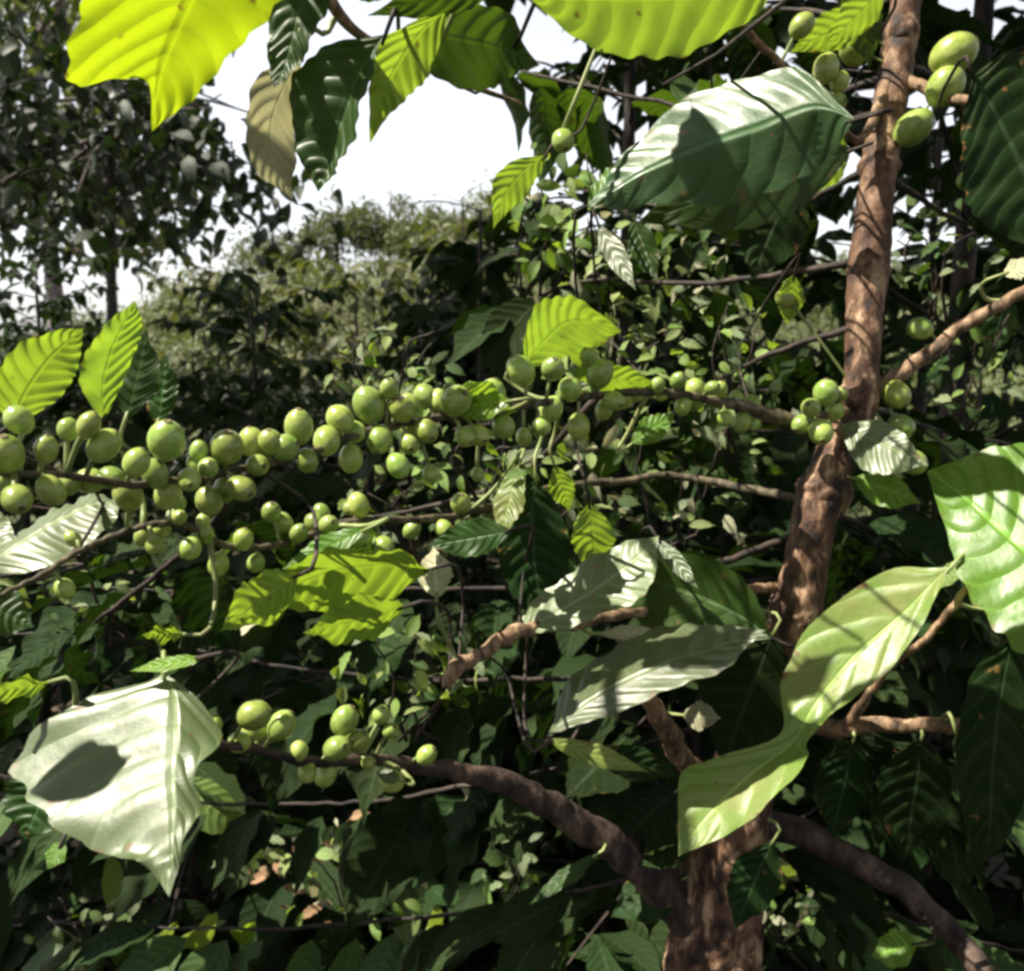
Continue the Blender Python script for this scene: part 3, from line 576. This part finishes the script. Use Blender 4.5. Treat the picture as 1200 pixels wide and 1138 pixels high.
extra(FBc, fb, 30, 13, 18, .45, 1.); extra(FBc, fb, 40, 9, 13, .12, .6); extra(SBc, sb, 14, 9, 13, .35, .85); extra(LBc, lb, 6, 12, 15, .62, .9)
BRX = link('cherry_cluster_twig', mesh('cherry_cluster_twig', *tube_arrays([TC[np.argmin(abs(proj(TC)[1] - 480))], P(975, 485, .585), P(955, 488, .58)], [.004, .003, .002], n=10, rings=8)[:2], M['twig']), A)
chs([(968, 460, 16), (950, 478, 13), (940, 497, 13), (962, 506, 16), (978, 482, 12), (985, 462, 10)], BRX, np.array([P(975, 485, .585), P(955, 488, .58)]))
chs([(1118, 63, 27), (1108, 101, 25), (1070, 150, 24), (1132, 212, 11), (1188, 235, 14)], vb, VBc, .006)
chs([(1002, 60, 19), (968, 80, 17), (984, 96, 13), (994, 20, 15), (940, 30, 15), (660, 165, 15), (980, 120, 12, 0)], ub, UBc)
chs([(1070, 542, 17), (1050, 462, 17, 0), (1056, 500, 16, 0), (1078, 385, 15, 0), (920, 350, 12)], ob, OBc)
#--PART2--
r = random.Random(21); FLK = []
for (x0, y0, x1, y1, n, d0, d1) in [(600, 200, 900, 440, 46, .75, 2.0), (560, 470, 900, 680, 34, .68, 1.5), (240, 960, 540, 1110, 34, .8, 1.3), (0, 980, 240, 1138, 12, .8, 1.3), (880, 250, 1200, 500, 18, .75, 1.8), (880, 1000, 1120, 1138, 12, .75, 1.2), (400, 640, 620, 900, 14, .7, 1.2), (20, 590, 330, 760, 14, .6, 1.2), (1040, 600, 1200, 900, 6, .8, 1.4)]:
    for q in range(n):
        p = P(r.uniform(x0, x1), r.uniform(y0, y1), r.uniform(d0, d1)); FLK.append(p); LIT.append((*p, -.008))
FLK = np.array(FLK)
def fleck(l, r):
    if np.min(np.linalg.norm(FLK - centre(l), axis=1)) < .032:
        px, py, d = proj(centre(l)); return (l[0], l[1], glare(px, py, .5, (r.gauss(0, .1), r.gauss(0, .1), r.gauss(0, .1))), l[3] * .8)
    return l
FLECK_PLANTS = [  # small plants added as sun flecks: label, px, py, depth, half size px, number, leaf px, materials
 ('small sprig added as sun flecks, lit leaflets and tan dry bits below the low green cherries', 'fleck_weed', 405, 1020, .92, 95, 62, 78, (10, 30), ['young', 'gloss', 'pale', 'young', 'olive', 'dry']),
 ('tuft of tan dry leaflets right of the big pale leaf tip', 'fleck_weed', 285, 1000, .90, 38, 26, 30, (12, 30), ['dry', 'pale', 'gloss']),
 ('few thin blades added as sun glints at the bottom left corner', 'fleck_weed', 100, 1085, .90, 75, 45, 30, (10, 34), ['gloss', 'mature', 'gloss']),
 ('small bright weed added as sun flecks between the two lower limbs at the bottom', 'fleck_weed', 925, 1065, .85, 60, 34, 22, (10, 26), ['gloss', 'young', 'pale']),
 ('small grey green weed added for its glinting blades left of the trunk foot', 'fleck_weed', 600, 1005, .95, 40, 36, 20, (10, 34), ['gloss', 'mature']),
 ('climber added as sun flecks, small grey-white leaves below the half bright leaf', 'fleck_climber', 740, 320, .80, 120, 75, 120, (12, 34), ['gloss', 'gloss', 'mature', 'pale', 'olive']),
 ('climber added as sun flecks, small pale leaves under the cherries near the trunk', 'fleck_climber', 790, 545, .72, 110, 75, 100, (10, 30), ['gloss', 'olive', 'mature', 'pale', 'mature']),
 ('climber added for bright speckle, yellow-green leaflets left of the half bright leaf', 'fleck_climber', 640, 240, .72, 55, 70, 60, (14, 36), ['young', 'mature', 'young', 'olive']),
 ('climber added for bright speckle, tiny leaves hanging under the long cherry row', 'fleck_climber', 500, 590, .66, 130, 55, 80, (10, 26), ['mature', 'young', 'gloss', 'mature']),
 ('climber added for a few glints among dark leaves right of the trunk top', 'fleck_climber', 1110, 290, .75, 80, 60, 50, (10, 30), ['mature', 'gloss', 'mature']),
 ('small leaves added as sun flecks around the knobbly broken twig', 'fleck_climber', 480, 790, .62, 90, 60, 70, (10, 34), ['mature', 'young', 'gloss', 'olive', 'mature']),
 ('thin weed added for bright speckle under the cherries at the left edge', 'fleck_weed', 110, 690, .60, 100, 40, 50, (10, 26), ['mature', 'gloss', 'olive']),
]
FLECK_PLANTS += [  # further small-leaved plants added for bright speckle
 ('bright lime climber around the middle of the long cherry row', 'fleck_climber', 560, 520, .56, 110, 42, 60, (12, 32), ['young', 'young', 'mature', 'olive', 'gloss']),
 ('lime and grey sprig under the bright lime young leaf', 'fleck_climber', 700, 420, .60, 90, 40, 46, (12, 30), ['young', 'young', 'gloss', 'olive']),
 ('yellow-green creeper hanging between trunk and cherry row', 'fleck_climber', 850, 430, .68, 60, 90, 70, (10, 28), ['young', 'gloss', 'mature', 'gloss', 'olive']),
 ('fresh green twigs above the cherries left of the centre', 'fleck_climber', 455, 430, .62, 70, 45, 54, (10, 28), ['young', 'olive', 'mature', 'gloss']),
 ('green sprig between the two cherry rows', 'fleck_climber', 640, 600, .60, 90, 60, 70, (12, 34), ['young', 'mature', 'gloss', 'olive', 'mature']),
 ('dark creeper with pale glints right of the trunk top', 'fleck_climber', 1150, 430, .75, 60, 70, 36, (10, 28), ['mature', 'young', 'mature', 'gloss']),
]
WD = []
for wi, w_ in enumerate(FLECK_PLANTS):
    rw = random.Random(900 + wi); _, _, px, py, d0, rx, ry, n, (a0, a1), mts = w_; ls = []
    for q in range(n):
        while True:
            ux, uy = rw.uniform(-1, 1), rw.uniform(-1, 1)
            if ux * ux + uy * uy < 1: break
        c = P(px + ux * rx, py + uy * ry, d0 + rw.uniform(-.03, .05)); x, y, d = proj(c)
        k_ = np.array(KEEP)
        if np.any((np.hypot(k_[:, 0] - x, k_[:, 1] - y) < k_[:, 2] + 6) & (k_[:, 3] > d)): continue
        lit = rw.random() < .75
        nm = glare(x, y, .5, (rw.gauss(0, .3), rw.gauss(0, .3), rw.gauss(0, .3)))
        ls.append((c, nrm(np.array([rw.gauss(0, 1), rw.gauss(0, .6), rw.gauss(-.3, .8)])), nm, rw.uniform(a0, a1) * d / FPX * 1.25, rw.choice(mts)))
        if lit: LIT.append((*c, .004))
    WD.append(ls)
LIT_ARR = np.array(LIT); KEEP_ARR = np.array(KEEP)

# ------------------------------------------------------------ fill leaves on branches
def in_frame(c, m=0):
    x, y, d = proj(c); return (d > 0.02) and -m < x < 1200 + m and -m < y < 1138 + m
def pairs_along(c, rng, step, ln, start=0.1, droop=0.35, spread=1.0):
    """base, direction, normal, length of opposite leaf pairs along a branch centre line"""
    seg = np.linalg.norm(np.diff(c, axis=0), axis=1); cum = np.concatenate([[0], np.cumsum(seg)]); Lt = cum[-1]; out = []
    s = Lt * start
    while s < Lt:
        i = min(np.searchsorted(cum, s), len(c) - 1); tg = nrm(c[min(i + 1, len(c) - 1)] - c[max(i - 1, 0)])
        side = nrm(np.cross(tg, [0, 0, 1])) if abs(tg[2]) < 0.9 else nrm(np.cross(tg, [rng.gauss(0, 1), rng.gauss(0, 1), 0]))
        for sg in (-1, 1):
            d = nrm(side * sg * spread + tg * rng.uniform(0.1, 0.9) + np.array([0, 0, -droop * rng.uniform(-.4, 2.2)]) + np.array([rng.gauss(0, .2) for _ in range(3)]))
            nm = nrm(np.array([rng.gauss(0, .35), rng.gauss(0, .35), 1.0]))
            out.append((c[i] + d * 0.012, d, nm, ln * rng.uniform(0.65, 1.2)))
        s += step * rng.uniform(.7, 1.3)
    out.append((c[-1], nrm(c[-1] - c[-2]), np.array([0, 0, 1.]), ln))
    return out
def centre(l): return l[0] + l[1] * l[3] * 0.5
def accept(l, near=True, sky=True, sun=True):
    c = centre(l); r = l[3] * 0.3
    for q in (c, l[0] + l[1] * l[3] * .85, l[0] + l[1] * l[3] * .15):
        if in_frame(q, 60):
            if sky and in_sky(q): return False
            if near and blocks_view(q, r * .6): return False
    for k in (0.15, .5, .9):
        if sun and blocks_sun(l[0] + l[1] * l[3] * k, l[3] * 0.13): return False
    return True
def put_leaf(l, kind, matkey, parent, rng):
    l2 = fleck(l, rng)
    if l2 is not l: l = l2; matkey = rng.choice(['gloss', 'gloss', 'young', 'olive', 'pale'])  # leaves at sun-fleck points take brighter leaf colours
    nvar = {'hi': 8, 'mid': 8, 'lo': 6}[kind]
    o = link('leaf', var_mesh(kind, rng.randrange(nvar), matkey), parent)
    o.matrix_world = Matrix(leaf_matrix(*l[:3], l[3]).tolist()); return o
def put_mass(ls, matkey, parent, name='foliage', kind='lo', seed=0, smooth=True):
    if not ls: return None
    r = np.random.RandomState(seed); var = {'hi': VAR_HI, 'mid': VAR_MID, 'lo': VAR_LO}[kind]
    Vs, Fs, Us, k = [], [], [], 0
    X = np.array([l[1] for l in ls]); Z = np.array([l[2] for l in ls]); B = np.array([l[0] for l in ls]); S = np.array([l[3] for l in ls])
    X /= np.linalg.norm(X, axis=1)[:, None]; Z -= X * np.sum(X * Z, 1)[:, None]; Z /= np.linalg.norm(Z, axis=1)[:, None] + 1e-9; Y = np.cross(Z, X)
    pick = r.randint(0, len(var), len(ls))
    for v in range(len(var)):
        m = pick == v
        if not m.any(): continue
        V, F, U = var[v]; n = m.sum()
        W_ = (V[None, :, 0, None] * X[m][:, None] + V[None, :, 1, None] * Y[m][:, None] + V[None, :, 2, None] * Z[m][:, None]) * S[m][:, None, None] + B[m][:, None]
        Vs.append(W_.reshape(-1, 3)); Fs.append((F[None] + (np.arange(n) * len(V))[:, None, None] + k).reshape(-1, F.shape[1])); Us.append(np.tile(U, (n, 1))); k += n * len(V)
    o = link(name, mesh(name, np.vstack(Vs), np.vstack(Fs), M[matkey], np.vstack(Us)), parent); o['kind'] = 'stuff'; return o

rng = random.Random(11)
FILL = [  # px, py, depth of filler branches of the main tree, leaf length
    ([(1050, 90, .64), (860, 130, .74), (640, 90, .84), (560, 60, .9)], .115, 'mature'),
    ([(1040, 190, .63), (870, 250, .72), (660, 220, .82)], .11, 'dark'),
    ([(1022, 300, .62), (860, 330, .72), (690, 330, .82), (600, 360, .88)], .10, 'dark'),
    ([(1012, 380, .62), (870, 430, .70), (740, 520, .80)], .10, 'dark'),
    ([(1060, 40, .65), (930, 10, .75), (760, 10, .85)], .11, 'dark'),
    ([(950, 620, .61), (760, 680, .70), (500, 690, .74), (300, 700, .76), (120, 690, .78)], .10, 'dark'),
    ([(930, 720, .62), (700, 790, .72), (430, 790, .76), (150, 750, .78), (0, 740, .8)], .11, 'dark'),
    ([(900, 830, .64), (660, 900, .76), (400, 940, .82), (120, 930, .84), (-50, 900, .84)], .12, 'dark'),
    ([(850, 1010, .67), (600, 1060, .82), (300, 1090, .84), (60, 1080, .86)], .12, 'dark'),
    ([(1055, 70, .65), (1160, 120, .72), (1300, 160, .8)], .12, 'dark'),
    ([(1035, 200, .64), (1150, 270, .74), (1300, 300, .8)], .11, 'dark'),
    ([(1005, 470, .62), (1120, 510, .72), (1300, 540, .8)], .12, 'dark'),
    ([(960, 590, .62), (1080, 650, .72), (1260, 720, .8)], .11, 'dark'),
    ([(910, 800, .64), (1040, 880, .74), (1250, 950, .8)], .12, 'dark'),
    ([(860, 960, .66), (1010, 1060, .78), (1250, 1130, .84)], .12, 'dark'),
    ([(700, 465, .56), (600, 560, .62), (470, 600, .66), (330, 620, .68)], .07, 'mature'),
    ([(300, 545, .42), (240, 620, .50), (120, 720, .56), (20, 780, .6)], .08, 'dark'),
]
cand = []
for spec, ln, mk in FILL:
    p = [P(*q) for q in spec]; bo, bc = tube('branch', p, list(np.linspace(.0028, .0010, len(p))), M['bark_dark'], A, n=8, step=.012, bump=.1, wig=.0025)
    for l in pairs_along(bc, rng, .035, ln, .12, .5):
        cand.append((l, mk, bo))
# crown above the frame: the tree goes on upwards, unseen foliage added for shade
for k in range(16):
    z = rng.uniform(1.95, 2.75); a = rng.uniform(0, 6.28); i = np.argmin(abs(TC[:, 2] - min(z, TC[:, 2].max()))); s = TC[i]
    L_ = rng.uniform(.45, .75); e = s + np.array([math.cos(a) * L_, math.sin(a) * L_, rng.uniform(-.12, .08)]); m_ = (s + e) / 2 + np.array([0, 0, .04])
    if in_frame(e, 20) and proj(e)[2] < .6: continue
    bo, bc = tube('branch', [s, m_, e], [.004, .003, .0015], M['twig'], A, n=7, step=.02, bump=.1)
    if any(blocks_sun(p_, .004) for p_ in bc): bpy.data.objects.remove(bo); continue
    for l in pairs_along(bc, rng, .045, .125, .15, .3): cand.append((l, 'mature', bo))
cand = [c for c in cand if accept(c[0])]
cand.sort(key=lambda c: (not in_frame(centre(c[0])), proj(centre(c[0]))[2]))
nh = sum(1 for o in bpy.data.objects if o.name.startswith('leaf') and not o.name.startswith('leaf_') and o.type == 'MESH')
rest = []
for k, (l, mk, bo) in enumerate(cand):
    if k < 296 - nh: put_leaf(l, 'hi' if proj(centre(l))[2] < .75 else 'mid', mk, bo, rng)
    else: rest.append(l)
put_mass(rest, 'mature', A, 'crown', 'mid', 1)
# crown of the overhanging tree, out of view to the upper left, filled in to block sun
lb_ = []
for k in range(60):
    z = rng.uniform(1.7, 3.1); s = np.array([-.60, .10, z]); a = rng.uniform(0, 6.28); L_ = rng.uniform(.35, .75)
    e = s + np.array([math.cos(a) * L_, math.sin(a) * L_, rng.uniform(-.1, .1)])
    if in_frame(e, 60) or in_frame((s + e) / 2, 60): continue
    bo, bc = tube('branch', [s, (s + e) / 2 + np.array([0, 0, .03]), e], [.004, .003, .0015], M['twig'], Bt, n=7, step=.02, bump=.1)
    if any(blocks_sun(p_, .004) for p_ in bc): bpy.data.objects.remove(bo); continue
    lb_ += [(l, bo) for l in pairs_along(bc, rng, .045, .125, .15, .3) if not in_frame(centre(l), 60) and not in_frame(l[0] + l[1] * l[3], 30) and accept(l)]
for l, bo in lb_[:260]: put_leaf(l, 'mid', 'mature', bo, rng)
put_mass([l for l, _ in lb_[260:]], 'mature', Bt, 'crown', 'mid', 2)

for (lab, nm_, px, py, d0, rx, ry, *_), ls in zip(FLECK_PLANTS, WD):
    rw = random.Random(hash(px) + py); foot = P(px, py + ry * .9, d0 + .02); T = thing(nm_, lab, nm_, None, tuple(foot)); inv = Matrix.Translation(tuple(-foot))
    stems = []
    for q in range(4):
        e = P(px + rw.uniform(-.8, .8) * rx, py + rw.uniform(-.9, .2) * ry, d0 + .02); f0 = foot + np.array([rw.gauss(0, .01), .03, -.03])
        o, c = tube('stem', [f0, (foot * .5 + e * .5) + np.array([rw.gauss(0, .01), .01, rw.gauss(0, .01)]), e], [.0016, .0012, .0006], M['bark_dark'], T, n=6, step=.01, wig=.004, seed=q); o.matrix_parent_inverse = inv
    for l in ls:
        o = link('leaf', var_mesh('mid', rw.randrange(8), l[4]), T); o.matrix_world = Matrix(leaf_matrix(*l[:3], l[3]).tolist()); o.matrix_parent_inverse = inv
# ------------------------------------------------------------ terrain
def ss(x): x = np.clip(x, 0, 1); return x * x * (3 - 2 * x)
def hgt(x, y):
    x, y = np.asarray(x, float), np.asarray(y, float)
    base = 3.3 * ss((y - 8) / 17) * ss((x + 15) / 11) + 0.02 * (y > 30) * (y - 30) * 0.3
    return base + 0.05 * np.sin(x * 1.3 + 1) * np.sin(y * 1.1) + 0.02 * np.sin(x * 5.1) * np.cos(y * 4.3) - 0.03
gx = np.concatenate([-np.geomspace(600, 12, 30), np.linspace(-11, 11, 90), np.geomspace(12, 600, 30)])
gy = np.concatenate([-np.geomspace(300, 4, 16), np.linspace(-3.5, 30, 130), np.geomspace(32, 900, 30)])
GX, GY = np.meshgrid(gx, gy, indexing='ij')
gm = mesh('ground', np.stack([GX, GY, hgt(GX, GY)], -1).reshape(-1, 3), grid_faces(len(gx), len(gy))[:, ::-1], [M['soil'], M['grass']], midx=(np.repeat(gy[None, :-1] > 5.5, len(gx) - 1, 0)).ravel())
g = link('ground', gm); g['kind'] = 'structure'

# ------------------------------------------------------------ neighbouring coffee bushes
def bush(label, x, y, h, spread, nb, ln, matkey, seed, lean=(0, 0), group='coffee plants', z0=.12, cherries=0, step=.04, droop=.4, cat='coffee bush', name='coffee_bush', bmat='bark_dark'):
    r = random.Random(seed); z = float(hgt(x, y)); T = thing(name, label, cat, group, (x, y, z))
    st = [np.array([x, y, z - .05]), np.array([x + lean[0] * .3, y + lean[1] * .3, z + h * .4]), np.array([x + lean[0], y + lean[1], z + h])]
    o, sc_ = tube('trunk', st, [.026, .018, .006], M[bmat], T, n=12, step=.03, bump=.08, seed=seed); o.parent = T; o.matrix_parent_inverse = Matrix.Translation((-x, -y, -z))
    inv = Matrix.Translation((-x, -y, -z)); leaves = []
    for k in range(nb):
        f = z0 + (1 - z0) * (k + r.random()) / nb; s = sc_[min(int(f * len(sc_)), len(sc_) - 1)]; a = k * 2.4 + r.uniform(-.4, .4)
        L_ = spread * (1.05 - .65 * f) * r.uniform(.75, 1.15)
        e = s + np.array([math.cos(a) * L_, math.sin(a) * L_, L_ * (r.uniform(-.35, .25) + .3 * f)]); m_ = (s + e) / 2 + np.array([0, 0, .08 * L_])
        b, bc = tube('branch', [s, m_, e], [.0035, .0025, .0012], M['bark_dark'], T, n=5, step=.05, bump=0); b.matrix_parent_inverse = inv
        leaves += pairs_along(bc, r, step, ln, .12, droop)
    leaves = [l for l in leaves if accept(l, near=(label[0] != '~') and (proj(centre(l))[2] < .9))]
    if y < 1.0: leaves = [l for l in leaves if not in_frame(centre(l), 80) and not in_frame(l[0] + l[1] * l[3], 60)]
    def key(l):
        px, py, d = proj(centre(l)); vis = -40 < px < 1240 and -40 < py < 1180 and d > .1
        return (not vis, d)
    leaves.sort(key=key)
    npart = 295
    for l in leaves[:npart]:
        lo = put_leaf(l, 'mid' if proj(centre(l))[2] < 2.5 else 'lo', matkey, T, r); lo.matrix_parent_inverse = inv
    m = put_mass(leaves[npart:], matkey, T, 'foliage', 'lo', seed)
    if m: m.matrix_parent_inverse = inv
    return T
BU = [
 ('dark leafy coffee bush close behind the trunk, reaching the top edge', .62, 1.25, 2.75, .75, 44, .12, 'dark'),
 ('tall dark coffee bush filling the top between lime leaf and trunk', .22, 1.75, 2.55, .62, 44, .12, 'dark'),
 ('coffee bush in deep shade along the right edge', 1.15, 1.45, 2.6, .7, 40, .12, 'dark'),
 ('shaded coffee bush low behind the brown lower limbs', .25, 1.15, 1.15, .6, 32, .12, 'dark'),
 ('low dark coffee bush below the big pale drooping leaf', -.45, 1.15, 1.0, .55, 30, .12, 'dark'),
 ('dense coffee bush behind the row of green cherries', -.25, 1.55, 1.32, .6, 36, .11, 'dark'),
 ('coffee bush behind the yellow-green leaf pair at the left', -.95, 1.7, 1.35, .6, 36, .11, 'dark'),
 ('upright dark coffee bush under the white patch of sky', -.10, 2.9, 1.95, .55, 40, .11, 'dark'),
 ('rounded coffee bush left of the upright one, glints on its leaves', -.95, 3.3, 1.68, .8, 44, .11, 'dark'),
 ('coffee bush right of the white patch of sky, behind lime leaf', .45, 2.6, 2.1, .7, 40, .11, 'dark'),
 ('coffee bush under the thin dark tree at the far left', -2.1, 4.0, 1.75, .9, 44, .11, 'dark'),
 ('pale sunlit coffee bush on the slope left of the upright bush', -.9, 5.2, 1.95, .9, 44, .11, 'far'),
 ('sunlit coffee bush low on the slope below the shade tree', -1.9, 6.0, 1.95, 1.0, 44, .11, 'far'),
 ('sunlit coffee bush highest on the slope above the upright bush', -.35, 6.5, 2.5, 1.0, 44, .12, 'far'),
]
BU += [
 ('coffee bush seen through the gap right of the trunk', 1.15, 2.5, 2.3, .75, 30, .12, 'dark'),
 ('coffee bush furthest back at the right, in shade', 2.0, 3.6, 2.7, 1.0, 34, .12, 'dark'),
 ('coffee bush in shade behind the thin reddish branch', .85, 3.5, 2.5, .85, 34, .12, 'dark'),
 ('coffee bush standing behind the viewpoint, leaning left', -.75, -.75, 2.7, .7, 30, .13, 'dark'),  # unseen bushes around the camera, added to cut open-sky light
 ('coffee bush standing right behind the viewpoint', .15, -.95, 2.8, .75, 30, .13, 'dark'),
 ('coffee bush standing behind the viewpoint to the right', 1.0, -.55, 2.8, .75, 30, .13, 'dark'),
 ('coffee bush beside the viewpoint at the right', 1.15, .45, 2.8, .55, 30, .13, 'dark'),
 ('low coffee bush beside the viewpoint at the left', -1.25, .35, 2.2, .6, 30, .13, 'dark'),
]
for k, b in enumerate(BU): bush(*b[:5], int(b[5] * 1.5), b[6] * 1.1, b[7], 500 + k)

# ------------------------------------------------------------ trees behind
def crown_tree(label, x, y, h, cr, cz, n, ln, matkey, seed, trunk_r=.05, bmat='bark_dark', lean=0.0, cat='tree', name='shade_tree', group=None, nparts=295, cluster=10, flat=.7, kind='lo', skyhole=True):
    r = random.Random(seed); z = float(hgt(x, y)); T = thing(name, label, cat, group, (x, y, z)); inv = Matrix.Translation((-x, -y, -z))
    c = np.array([x, y, z + cz])
    st = [np.array([x - lean, y, z - .1]), np.array([x - lean * .6, y, z + cz * .5]), np.array([x, y, z + cz]), np.array([x + .1, y, z + h])]
    o, tc = tube('trunk', st, [trunk_r, trunk_r * .8, trunk_r * .6, trunk_r * .2], M[bmat], T, n=12, step=.08, bump=.08, seed=seed); o.matrix_parent_inverse = inv
    tips = []
    for k in range(cluster):
        a = k * 2.4 + r.random(); el = r.uniform(-.5, .95); d = np.array([math.cos(a) * math.cos(el), math.sin(a) * math.cos(el), math.sin(el) * flat])
        e = c + np.array([d[0] * cr, d[1] * cr, d[2] / flat * ((h - cz) if d[2] > 0 else cz * .8)]) * r.uniform(.7, 1)
        s = tc[int(len(tc) * r.uniform(.5, .9))]; b, bc = tube('limb', [s, (s + e) / 2 + np.array([0, 0, .05 * cr]), e], [trunk_r * .35, trunk_r * .2, .006], M[bmat], T, n=6, step=.15, bump=0)
        b.matrix_parent_inverse = inv; tips.append(bc)
    leaves = []
    while len(leaves) < n:
        bc = r.choice(tips); p = bc[int(len(bc) * r.uniform(.35, 1) - 1e-6)]; q = p + np.array([r.gauss(0, 1), r.gauss(0, 1), r.gauss(0, .9)]) * cr * .17
        d = nrm(np.array([r.gauss(0, 1), r.gauss(0, 1), r.gauss(-.7, .7)])); nm = np.array([r.gauss(0, .6), r.gauss(0, .6), 1.0])
        l = (q, d, nm, ln * r.uniform(.6, 1.25))
        if skyhole and in_sky(centre(l)) : n -= 1; continue
        leaves.append(l)
    leaves.sort(key=lambda l: proj(centre(l))[2])
    for l in leaves[:nparts]: put_leaf(l, kind, matkey, T, r).matrix_parent_inverse = inv
    m = put_mass(leaves[nparts:], matkey, T, 'crown', kind, seed)
    if m: m.matrix_parent_inverse = inv
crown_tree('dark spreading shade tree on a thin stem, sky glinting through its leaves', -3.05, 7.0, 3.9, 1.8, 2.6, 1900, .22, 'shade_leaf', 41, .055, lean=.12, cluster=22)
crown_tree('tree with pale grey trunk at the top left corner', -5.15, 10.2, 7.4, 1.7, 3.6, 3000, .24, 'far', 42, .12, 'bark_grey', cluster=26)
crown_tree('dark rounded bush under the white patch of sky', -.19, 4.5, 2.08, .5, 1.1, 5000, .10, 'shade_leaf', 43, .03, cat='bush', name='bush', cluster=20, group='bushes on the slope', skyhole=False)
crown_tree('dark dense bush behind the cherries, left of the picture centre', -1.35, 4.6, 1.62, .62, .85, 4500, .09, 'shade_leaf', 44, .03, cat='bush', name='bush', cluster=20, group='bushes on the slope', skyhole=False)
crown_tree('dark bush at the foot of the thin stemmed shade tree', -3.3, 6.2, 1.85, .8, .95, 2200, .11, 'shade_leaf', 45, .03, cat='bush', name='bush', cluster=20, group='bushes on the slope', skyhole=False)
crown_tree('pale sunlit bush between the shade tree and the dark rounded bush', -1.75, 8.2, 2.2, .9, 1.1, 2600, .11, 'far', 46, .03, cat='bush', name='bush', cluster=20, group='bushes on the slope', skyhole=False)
def unseen_shade_tree():  # unseen tree, added to block sun and sky above the plants
    r = random.Random(9); T = thing('shade_tree', 'broad unseen tree added to shade the coffee plants, its crown above the picture', 'tree', None, (-2.9, .3, 0)); inv = Matrix.Translation((2.9, -.3, 0))
    st = [np.array([-2.9, .3, -.1]), np.array([-2.85, .4, 2.0]), np.array([-2.6, .8, 4.0]), np.array([-2.4, 1.1, 5.2])]
    o, tc = tube('trunk', st, [.13, .11, .08, .03], M['bark_grey'], T, n=16, step=.06, bump=.08); o.matrix_parent_inverse = inv
    ls = []
    for k in range(48):
        a = k * 2.4; R1 = 3.6 * math.sqrt((k + .5) / 48); e = np.array([-1.7 + R1 * math.cos(a), .9 + R1 * math.sin(a) * .85, 4.6 + r.uniform(-.4, .5)])
        s0 = tc[int(len(tc) * r.uniform(.6, .95))]; b, bc = tube('limb', [s0, (s0 + e) / 2 + np.array([0, 0, .2]), e], [.03, .016, .006], M['bark_grey'], T, n=6, step=.2); b.matrix_parent_inverse = inv
        if any(blocks_sun(p_, .03) for p_ in bc): bpy.data.objects.remove(b)
        for q in range(640):
            c = e + np.array([r.gauss(0, .42), r.gauss(0, .42), r.gauss(0, .22)]); l = (c, nrm(np.array([r.gauss(0, 1), r.gauss(0, 1), r.gauss(-.3, .4)])), np.array([r.gauss(0, .4), r.gauss(0, .4), 1.]), r.uniform(.12, .24))
            if not in_frame(centre(l), 60) and not any(blocks_sun(l[0] + l[1] * l[3] * f, .055) for f in (.1, .35, .65, .9)): ls.append(l)
    put_mass(ls, 'shade_leaf', T, 'crown', 'lo', 9).matrix_parent_inverse = inv
unseen_shade_tree()
HT = [('hill tree with the darkest round crown, first from the left on the crest', -4.6, 24, 2.3, 1.0), ('small round hill tree, second along the crest', -3.3, 24.5, 2.5, .9), ('low hill tree in the middle of the crest row', -2.2, 23.5, 2.1, .9),
      ('hill tree just before the white sky ends, with a domed crown', -1.3, 24.5, 2.2, .9), ('hill tree half hidden by the lime leaf at the end of the crest', -.3, 24, 2.6, 1.1), ('broad tree on the hillside behind the grey leaf bunch', -6.6, 25, 1.9, 1.2), ('lone tree low on the left flank of the hill', -9.5, 27, 2.2, 1.3)]
for k, (lab, x, y, h, cr) in enumerate(HT):
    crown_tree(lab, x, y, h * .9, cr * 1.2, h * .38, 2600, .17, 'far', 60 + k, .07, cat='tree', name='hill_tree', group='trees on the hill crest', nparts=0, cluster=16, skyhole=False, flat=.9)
# low growth on the slope and leaf litter under the plants
r = random.Random(77); ug = []
for k in range(420):      # shrubs grown together over the slope
    y = 7 + 18 * r.random(); x = r.uniform(-.60, .62) * y; R0 = r.uniform(.45, 1.0); z = float(hgt(x, y))
    for q in range(260):
        d = nrm(np.array([r.gauss(0, 1), r.gauss(0, 1), abs(r.gauss(.3, .8))])) * R0 * r.uniform(.6, 1.05)
        ug.append((np.array([x, y, z]) + d * np.array([1, 1, .9]), nrm(d + np.array([r.gauss(0, .5), r.gauss(0, .5), r.gauss(-.3, .5)])), nrm(d + np.array([r.gauss(0, .5), r.gauss(0, .5), .6])), r.uniform(.08, .17)))
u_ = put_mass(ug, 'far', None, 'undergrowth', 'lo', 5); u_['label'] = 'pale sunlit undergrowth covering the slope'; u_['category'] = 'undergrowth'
ug = []
for k in range(9000):
    x = r.uniform(-3, 3); y = r.uniform(.1, 7)
    ug.append((np.array([x, y, float(hgt(x, y)) + .01 + r.random() * .03]), nrm(np.array([r.gauss(0, 1), r.gauss(0, 1), r.gauss(0, .15)])), np.array([r.gauss(0, .3), r.gauss(0, .3), 1.]), r.uniform(.06, .13)))
u_ = put_mass(ug, 'litter', None, 'leaf_litter', 'lo', 6); u_['label'] = 'dry brown leaf litter under the coffee plants'; u_['category'] = 'leaf litter'
